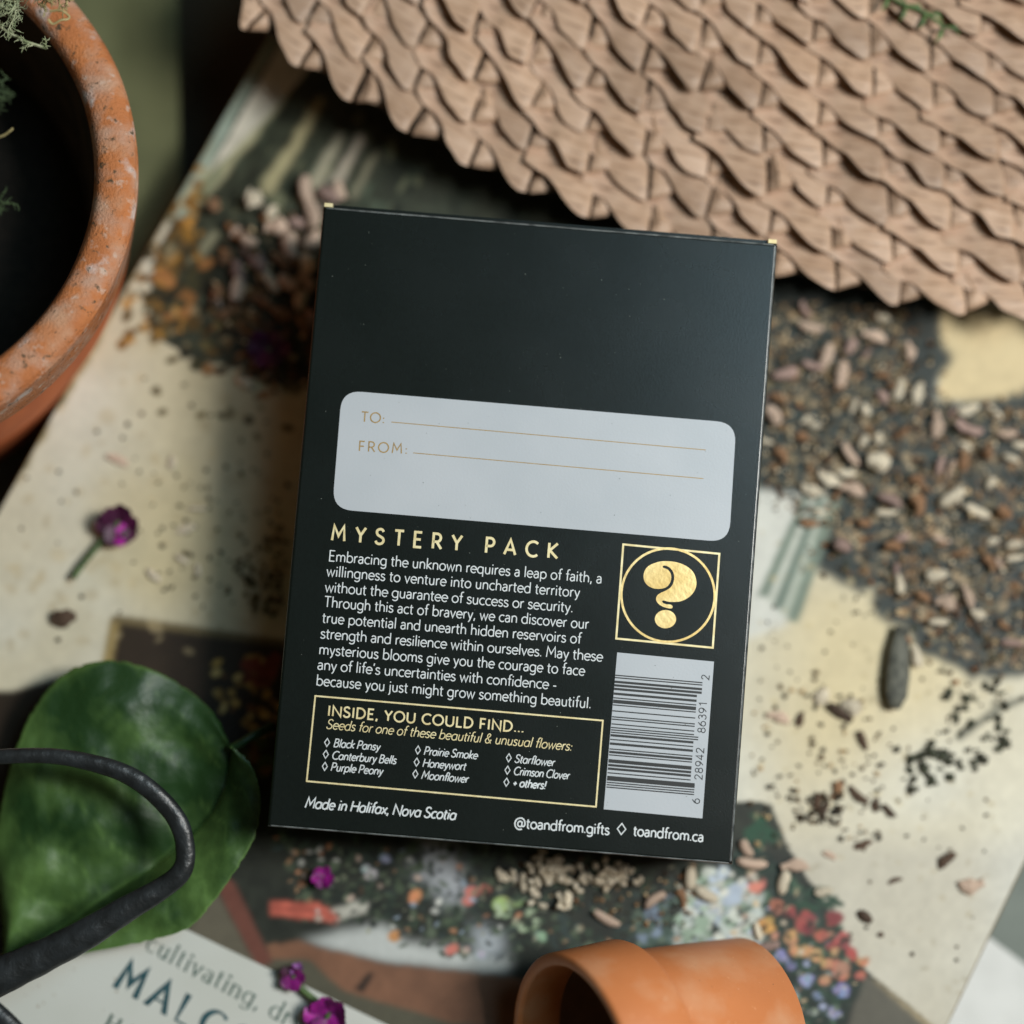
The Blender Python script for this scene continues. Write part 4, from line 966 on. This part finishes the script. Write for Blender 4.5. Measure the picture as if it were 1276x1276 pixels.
# green sprig on the mat
gs = MB(); rr = random.Random(4)
pts = catmull([at(x, y, MZ + .0065) for x, y in ((1108, -6), (1125, 5), (1145, 12), (1162, 22), (1178, 36))], 4)
gs.tube(pts, .0005, 6)
for i, p in enumerate(pts[::5]):
    for s_ in (-1, 1):
        gs.tube([p, Vector(p) + Vector((.0018 * s_ + .001, -.0012 + .001 * s_, .0004)), Vector(p) + Vector((.003 * s_ + .001, -.003 + .001 * s_, 0))], [.0003, .0006, .0001], 6, .4)
props(gs.build('green_sprig', M_stem, None, True), 'tiny green leaf sprig lying on the placemat near the top edge', 'sprig')

# ================================================================== SEEDS, CHIPS, CRUMBS
def chip_mesh(k, m):
    r_ = random.Random(k); V = []; fs = []; n = 6; J = 5; bendy = r_.uniform(-.25, .25); rough_ = .10 if k % 2 else .30
    for i in range(J):
        s_ = i / (J - 1); w_ = [.62, .95, 1, .92, .55][i] * r_.uniform(1 - rough_, 1 + rough_)
        for q in range(n):
            a = 2 * math.pi * q / n
            V.append(((s_ - .5) * 2 + .5 * rough_ * r_.uniform(-1, 1), w_ * math.cos(a) * .5 * r_.uniform(1 - rough_, 1 + rough_) + bendy * math.sin(s_ * math.pi), w_ * math.sin(a) * .34 + .2 * rough_ * r_.uniform(-1, 1)))
    for i in range(J - 1):
        for q in range(n): a = i * n; fs.append((a + q, a + (q + 1) % n, a + n + (q + 1) % n, a + n + q))
    fs.append(tuple(range(n))[::-1]); fs.append(tuple((J - 1) * n + q for q in range(n)))
    return mesh('seed_chip', V, fs, m, bool(k % 2))
CH = {k: [chip_mesh(hash_ * 7 + j, m) for j in range(4)] for hash_, (k, m) in enumerate(M_chip.items())}
used = set()
def chip(px, py, length, wid, tone, ang, lift=0.0, name='seed_chip', label=None, zone=None, group=None, cat='seed chip'):
    p = BOOK.hit(px, py); s_ = (CAMZ - p.z) * F
    o = obj(name, random.choice(CH[tone])); 
    o.scale = (length / 2 * s_, wid * s_, wid * s_ * random.uniform(.7, 1.0))
    o.location = p + BOOK.n * (wid * s_ * .32 + lift)
    o.rotation_euler = (random.uniform(-.4, .4), random.uniform(-.18, .18), -ang)
    if label is None:
        a = math.degrees(ang) % 180
        d = 'level' if a < 20 or a > 160 else 'upright' if 70 < a < 110 else 'leaning right' if a > 90 else 'leaning left'
        sz = 'large' if length > 27 else 'medium' if length > 20 else 'small'
        base = f"{sz} {tone} chip {d}, {zone}"
        if base in used:
            for alt in ('slim', 'stubby', 'rough', 'paler', 'darker'):
                b3 = f"{alt} {base}"
                if b3 not in used: base = b3; break
        used.add(base); label = base
    props(o, label, cat, group); return o
YZ = [(420, 'by the placemat'), (500, 'beside the blank box top'), (560, 'by the TO line'), (620, 'by the FROM line'), (690, 'by the title words'), (800, 'by the emblem'), (900, 'by barcode top'), (1020, 'by barcode foot'), (2000, 'below the box level')]
XZ = [(1000, 'beside the box'), (1060, 'close to the box'), (1130, 'mid right pile'), (1200, 'outer right pile'), (3000, 'at right photo edge')]
def zone_r(x, y): return f"{next(b for a, b in XZ if x < a)}, {next(b for a, b in YZ if y < a)}"
def inside(P, x, y):
    ins = False
    for i in range(len(P)):
        x1, y1 = P[i]; x2, y2 = P[(i + 1) % len(P)]
        if (y1 > y) != (y2 > y) and x < (x2 - x1) * (y - y1) / (y2 - y1) + x1: ins = not ins
    return ins
# measured chips, right pile: x, y, length, width, tone, image angle (deg, clockwise from +x)
RC = [(1009, 409, 32, 16, 'pale tan', 15), (1087, 424, 32, 14, 'pale tan', 20), (1028, 443, 28, 16, 'pale tan', 110), (1058, 434, 24, 18, 'pinkish', 120), (1013, 458, 28, 15, 'pinkish', 20), (976, 468, 34, 20, 'pinkish', 170),
      (1046, 468, 32, 17, 'pale tan', 100), (1143, 493, 28, 15, 'cream', 100), (1098, 471, 20, 12, 'rusty', 10), (1119, 487, 30, 14, 'cream', 105), (1096, 497, 20, 15, 'pinkish', 60), (1163, 532, 34, 16, 'pale tan', 92),
      (1204, 536, 34, 18, 'pinkish', 25), (1212, 538, 22, 14, 'pinkish', 10), (1092, 577, 32, 26, 'cream', 10), (1058, 568, 34, 16, 'pale tan', 55), (1033, 598, 32, 17, 'cream', 25), (1060, 614, 32, 18, 'pale tan', 20), (1012, 612, 30, 16, 'cream', 15),
      (1183, 622, 38, 22, 'cream', 145), (1216, 638, 36, 16, 'cream', 25), (1106, 626, 34, 16, 'pinkish', 25), (1139, 632, 28, 24, 'rusty', 80), (1102, 640, 26, 10, 'cream', 0), (972, 570, 22, 18, 'rusty', 60), (1111, 683, 24, 15, 'rusty', 5),
      (1047, 682, 24, 22, 'pinkish', 30), (1230, 704, 24, 16, 'rusty', 60), (1165, 718, 28, 18, 'cream', 170), (1176, 755, 26, 20, 'pale tan', 20), (1120, 729, 26, 11, 'cream', 80), (1149, 746, 20, 14, 'rusty', 30), (1203, 745, 32, 13, 'pale tan', 70),
      (1167, 776, 26, 12, 'cream', 0), (1217, 766, 20, 13, 'cream', 20), (1141, 818, 30, 13, 'cream', 75), (1124, 798, 20, 14, 'rusty', 30), (1260, 802, 30, 12, 'pinkish', 5), (1205, 512, 30, 16, 'cream', 160), (1252, 542, 26, 12, 'pale tan', 0),
      (1094, 548, 16, 12, 'cream', 90), (1120, 540, 20, 14, 'rusty', 140), (1075, 552, 20, 14, 'cream', 120), (998, 546, 18, 14, 'rusty', 20), (1062, 508, 22, 10, 'cream', 110), (1078, 512, 16, 12, 'cream', 60), (1259, 572, 22, 11, 'cream', 20),
      (1233, 604, 18, 14, 'cream', 120), (1248, 641, 20, 18, 'rusty', 50), (1229, 566, 20, 13, 'rusty', 90), (960, 520, 26, 18, 'pale tan', 60), (1262, 680, 22, 11, 'cream', 170), (1262, 697, 24, 10, 'cream', 170), (1008, 653, 22, 12, 'rusty', 10), (1076, 651, 18, 14, 'rusty', 10),
      (968, 500, 22, 15, 'rusty', 30), (1140, 600, 20, 14, 'rusty', 0), (1170, 582, 22, 14, 'pinkish', 110), (1200, 577, 24, 14, 'rusty', 100), (1100, 398, 20, 12, 'cream', 10), (1002, 388, 22, 12, 'pinkish', 60), (1130, 440, 24, 13, 'pale tan', 80)]
for x, y, l, w_, t_, a in RC:
    chip(x, y, l * .94, w_ * .78, t_, R(a), random.uniform(.0008, .0025), zone=zone_r(x, y), group='seed chips in the pile right of the box')
k = 0
PR = [(945, 375), (1120, 380), (1135, 500), (1290, 508), (1290, 835), (1205, 830), (1110, 745), (1085, 690), (1000, 640), (950, 600)]
while k < 46:
    x, y = random.uniform(945, 1290), random.uniform(375, 840)
    if not inside(PR, x, y): continue
    chip(x, y, random.uniform(13, 24), random.uniform(5, 10), random.choice(['pale tan', 'rusty', 'dark brown', 'cream', 'cream', 'pinkish']), random.uniform(0, math.pi), random.uniform(0, .001), zone=zone_r(x, y), group='seed chips in the pile right of the box'); k += 1
# chips above left of the box
YL = [(255, 'in the streaky area'), (310, 'beside upper box corner'), (360, 'beside blank box top'), (420, 'above the wine flower'), (2000, 'beside the wine flower')]
XL = [(290, 'outermost'), (335, 'outer part'), (370, 'middle'), (800, 'nearest the box')]
def zone_l(x, y): return f"{next(b for a, b in XL if x < a)} in left pile, {next(b for a, b in YL if y < a)}"
LCH = [(319, 250, 22, 20, 'cream', 30), (384, 240, 36, 18, 'pale tan', 80), (388, 268, 34, 16, 'pale tan', 75), (410, 246, 30, 18, 'pinkish', 30), (425, 240, 24, 16, 'pale tan', 70), (346, 289, 28, 18, 'pale tan', 10), (364, 310, 34, 22, 'pale tan', 85),
       (311, 302, 22, 14, 'pale tan', 20), (322, 334, 26, 16, 'pinkish', 40), (299, 342, 28, 18, 'pinkish', 80), (338, 352, 34, 13, 'cream', 55), (363, 355, 30, 18, 'pale tan', 25), (378, 378, 26, 18, 'cream', 100), (350, 330, 24, 14, 'rusty', 45), (384, 330, 26, 18, 'cream', 60),
       (304, 296, 16, 11, 'rusty', 20), (273, 364, 16, 13, 'rusty', 10), (330, 380, 26, 11, 'rusty', 30), (296, 362, 26, 15, 'pale tan', 100), (354, 395, 30, 12, 'rusty', 20), (268, 258, 16, 14, 'rusty', 90), (305, 478, 24, 11, 'cream', 25), (378, 410, 28, 13, 'rusty', 70),
       (390, 300, 24, 14, 'pale tan', 130), (372, 280, 22, 13, 'pinkish', 20), (384, 355, 20, 12, 'pale tan', 70), (340, 268, 18, 12, 'cream', 110), (388, 400, 22, 12, 'pinkish', 90)]
for x, y, l, w_, t_, a in LCH: chip(x, y, l, w_, t_, R(a), random.uniform(.0005, .002), zone=zone_l(x, y), group='seed chips in the pile left of the box')
k = 0; PLf = [(290, 270), (400, 250), (392, 480), (330, 480), (260, 400)]
while k < 30:
    x, y = random.uniform(250, 400), random.uniform(250, 480)
    if not inside(PLf, x, y): continue
    chip(x, y, random.uniform(13, 22), random.uniform(8, 12), random.choice(['dark brown', 'dark brown', 'rusty', 'pinkish', 'pale tan']), random.uniform(0, math.pi), 0, zone=zone_l(x, y), group='seed chips in the pile left of the box'); k += 1
# chips under the lower edge of the box
XB = [(640, 'left of the middle'), (690, 'at the middle'), (760, 'above the small pot'), (850, 'above the pot body'), (930, 'by the lower right box corner'), (3000, 'among the printed roses')]
def zone_b(x, y): return f"{next(b for a, b in XB if x < a)}, {'close under' if y < 1100 else 'well below'} the box"
BCH = [(756, 1144, 36, 14, 'pale tan', 30), (816, 1122, 30, 14, 'pale tan', 145), (937, 1075, 36, 13, 'pale tan', 8), (990, 1081, 34, 13, 'pale tan', 0), (976, 1100, 30, 14, 'cream', 105), (1025, 1111, 22, 10, 'cream', 165), (880, 1114, 32, 14, 'cream', 30), (860, 1095, 28, 16, 'cream', 90),
       (954, 1178, 34, 12, 'pinkish', 170), (627, 1091, 20, 10, 'cream', 40), (652, 1100, 24, 9, 'cream', 85), (667, 1112, 16, 8, 'cream', 40), (640, 1092, 14, 8, 'cream', 70), (930, 1057, 24, 13, 'pale tan', 60), (742, 1097, 24, 8, 'cream', 30), (848, 1118, 20, 12, 'rusty', 70), (944, 1160, 22, 9, 'cream', 75), (676, 1128, 12, 7, 'cream', 10)]
for x, y, l, w_, t_, a in BCH: chip(x, y, l, w_, t_, R(a), .0004, zone=zone_b(x, y), group='seed chips below the box')
# curled dry flower clusters (pale yellow) below the box
k = 0
for cx_, cy_, n_, sx_, sy_ in ((690, 1085, 60, 30, 17), (765, 1090, 34, 26, 12), (703, 1120, 14, 7, 10)):
    mb = MB(); rr = random.Random(int(cx_))
    for q in range(n_):
        x, y = rr.gauss(cx_, sx_ * .6), rr.gauss(cy_, sy_ * .6); p = BOOK.hit(x, y) + Vector((0, 0, rr.uniform(.0008, .003))); a = rr.uniform(0, 6.28)
        d = Vector((math.cos(a), math.sin(a), rr.uniform(-.3, .3))) * .0009
        mb.tube([p - d, p + Vector((0, 0, .0004)), p + d], [.0004, .00075, .00035], 6)
    lab_ = {690: 'wide curled cluster of pale yellow dry florets under the box edge, left of the pot', 765: 'loose row of pale yellow dry florets under the box edge, above the pot', 703: 'small drooping knot of dry florets hanging below the wide cluster'}[cx_]
    props(mb.build('dry_floret_cluster', M_chip['cream'], None, True), lab_, 'dried flowers')
# single seeds on the bare cover
single = [(80, 770, 28, 22, 'dark brown', 170, 'rounded dark brown seed lying alone on the cream cover, left edge'), (1180, 1072, 26, 12, 'dark brown', 140, 'long reddish brown seed on the bare cover near the right book edge'),
          (1209, 1100, 30, 16, 'pale tan', 175, 'tan husk with darker end, seed nearest the right book edge'), (1115, 1098, 18, 6, 'dark brown', 160, 'thin dark sliver on the bare cover above the printed roses'), (1078, 1142, 20, 12, 'dark brown', 40, 'wedge shaped dark husk fragment right of the printed roses'),
          (1097, 1165, 8, 6, 'dark brown', 0, 'lone dark speck of a seed below the wedge shaped fragment'), (969, 896, 28, 12, 'pale tan', 20, 'tan husk lying level close to the right of the barcode'), (1047, 888, 36, 13, 'dark brown', 35, 'long brown split husk right of the barcode'),
          (1075, 923, 26, 10, 'dark brown', 70, 'dark pointed husk standing upright, second right of the barcode'), (1070, 990, 30, 10, 'dark brown', 40, 'dark slanting husk right of the lower barcode end'), (1041, 984, 22, 14, 'rusty', 110, 'rusty rounded husk in the clump right of the barcode foot'),
          (996, 897, 20, 9, 'dark brown', 110, 'short dark husk beside the level tan husk'), (1018, 1000, 24, 9, 'dark brown', 95, 'upright dark husk in the clump right of the website line'), (1028, 1010, 22, 10, 'dark brown', 110, 'brown husk at the foot of the clump right of the website line'),
          (1075, 1052, 22, 9, 'dark brown', 160, 'short brown husk with a pale tail below the clump'), (1033, 1066, 16, 7, 'pale tan', 30, 'small tan sliver above the printed roses'), (146, 574, 26, 9, 'pale tan', 25, 'tan husk on the cream cover between the big pot and the box'),
          (215, 577, 18, 9, 'cream', 100, 'pale upright seed in the shade left of the box'), (232, 660, 26, 9, 'cream', 160, 'long pale seed in the shade right of the stemmed flower'), (228, 697, 18, 7, 'cream', 30, 'small pale seed below the long pale seed, left of the box'),
          (247, 711, 16, 8, 'cream', 85, 'upright pale seed right of the small pale seed'), (192, 717, 22, 9, 'cream', 40, 'slanting pale seed nearest the stemmed flower'), (247, 634, 22, 6, 'cream', 0, 'thin level pale sliver left of the address panel'),
          (1108, 1010, 20, 8, 'dark brown', 50, 'dark husk right of the website line, toward the book edge'), (1092, 1003, 18, 8, 'dark brown', 100, 'dark husk second in the row right of the website line'),
          (1060, 880, 26, 18, 'cream', 10, 'cream husk among dark bits right of the barcode'), (1024, 868, 22, 16, 'cream', 120, 'cream husk nearest the barcode top right')]
for x, y, l, w_, t_, a, lb in single: chip(x, y, l, w_, t_, R(a), 0, name='seed_husk', label=lb, cat='seed husk')
# dark pod
M_pod = material('grey_pod', (.15, .15, .12), (.06, .062, .052), 500, .75, .9, stretch=(1, 1, .3))
mb = MB(); mb.tube([BOOK.hit(x, y) + Vector((0, 0, .0028)) for x, y in ((1122, 780), (1118, 810), (1116, 840), (1114, 866), (1112, 882))], [.0016, .0026, .0030, .0027, .0013], 12, .6)
props(mb.build('seed_pod', M_pod, None, True), 'dark grey green seed pod standing out below the right pile', 'seed pod')
# crumbs: countless little flakes
def crumbs(name, regions, seed):
    rr = random.Random(seed); V = []; fs = []; T = []
    for P, n_, cols, r0, r1, h in regions:
        xs = [p[0] for p in P]; ys = [p[1] for p in P]; k = 0
        while k < n_:
            x, y = rr.uniform(min(xs), max(xs)), rr.uniform(min(ys), max(ys))
            if not inside(P, x, y): continue
            k += 1
            p = BOOK.hit(x, y); s_ = (CAMZ - p.z) * F; r = rr.uniform(r0, r1) * s_; c = rr.choice(cols); f = rr.uniform(.7, 1.3); a = rr.uniform(0, 6.28)
            lift = rr.uniform(0, h); ee = rr.uniform(.4, 1); n0 = len(V)
            A_ = Vector((math.cos(a), math.sin(a), rr.uniform(-.3, .3))) * r; B_ = Vector((-math.sin(a), math.cos(a), rr.uniform(-.3, .3))) * r * ee
            q = p + Vector((0, 0, lift + r * .5)); 
            V += [q + A_, q + B_, q - A_, q - B_, q + Vector((0, 0, r * .5)), q - Vector((0, 0, r * .5))]
            fs += [(n0 + i, n0 + (i + 1) % 4, n0 + 4) for i in range(4)] + [(n0 + (i + 1) % 4, n0 + i, n0 + 5) for i in range(4)]
            T += [(*[min(1, v * f) for v in c], 1)] * 6
    me = mesh(name, V, fs, M_crumb); ca = me.color_attributes.new('tint', 'FLOAT_COLOR', 'POINT'); ca.data.foreach_set('color', np.array(T, np.float32).reshape(-1))
    o = obj(name, me); props(o, kind='stuff'); return o
EARTH = [S(70, 54, 36), S(46, 38, 28), S(110, 84, 54), S(150, 116, 80), S(84, 74, 52), S(190, 166, 130), S(60, 64, 50), S(130, 84, 46)]
DK = [S(60, 48, 32), S(44, 38, 28), S(84, 66, 42)]
crumbs('seed_crumbs', [
    (PR, 1500, EARTH + [S(222, 206, 176), S(196, 172, 136), S(28, 36, 32), S(28, 36, 32)], 1.0, 3.6, .0022),
    ([(960, 370), (1180, 380), (1180, 520), (1290, 470), (1290, 860), (1190, 850), (1060, 760), (960, 640)], 500, EARTH, 2, 5, .001),
    ([(280, 280), (410, 250), (396, 490), (310, 490), (260, 400)], 260, EARTH, 2.5, 6.5, .002),
    ([(1180, 840), (1290, 860), (1240, 960), (1130, 980), (1150, 940)], 60, [S(66, 70, 54), S(50, 50, 38)], 3, 8, .0005),
    ([(1110, 920), (1210, 930), (1200, 975), (1130, 985)], 36, [S(66, 70, 54), S(50, 50, 38)], 3, 9, .0005),
    ([(940, 830), (1110, 840), (1100, 1050), (930, 1060)], 130, DK + [S(176, 150, 110)], 2, 5, .0003),
    ([(990, 990), (1050, 985), (1045, 1030), (995, 1030)], 50, DK, 2.5, 6, .0006),
    ([(930, 640), (1276, 860), (1200, 1200), (1080, 1200), (960, 1050)], 70, DK, 2, 3.6, 0),
    ([(0, 620), (180, 470), (365, 480), (360, 800), (130, 770), (40, 830)], 46, DK, 2.5, 4.2, 0),
    ([(180, 590), (360, 560), (350, 780), (200, 730)], 60, [S(90, 78, 50), S(60, 50, 34)], 2.5, 5, 0),
    ([(290, 700), (355, 650), (350, 770), (310, 760)], 60, [S(90, 84, 50), S(60, 56, 34)], 3, 6, .0008),
    ([(640, 1070), (880, 1090), (860, 1160), (650, 1130)], 130, EARTH, 2, 4, .0006),
    ([(20, 1225), (160, 1190), (140, 1270), (30, 1260)], 14, [S(140, 110, 70)], 1, 2, 0),
], 5)
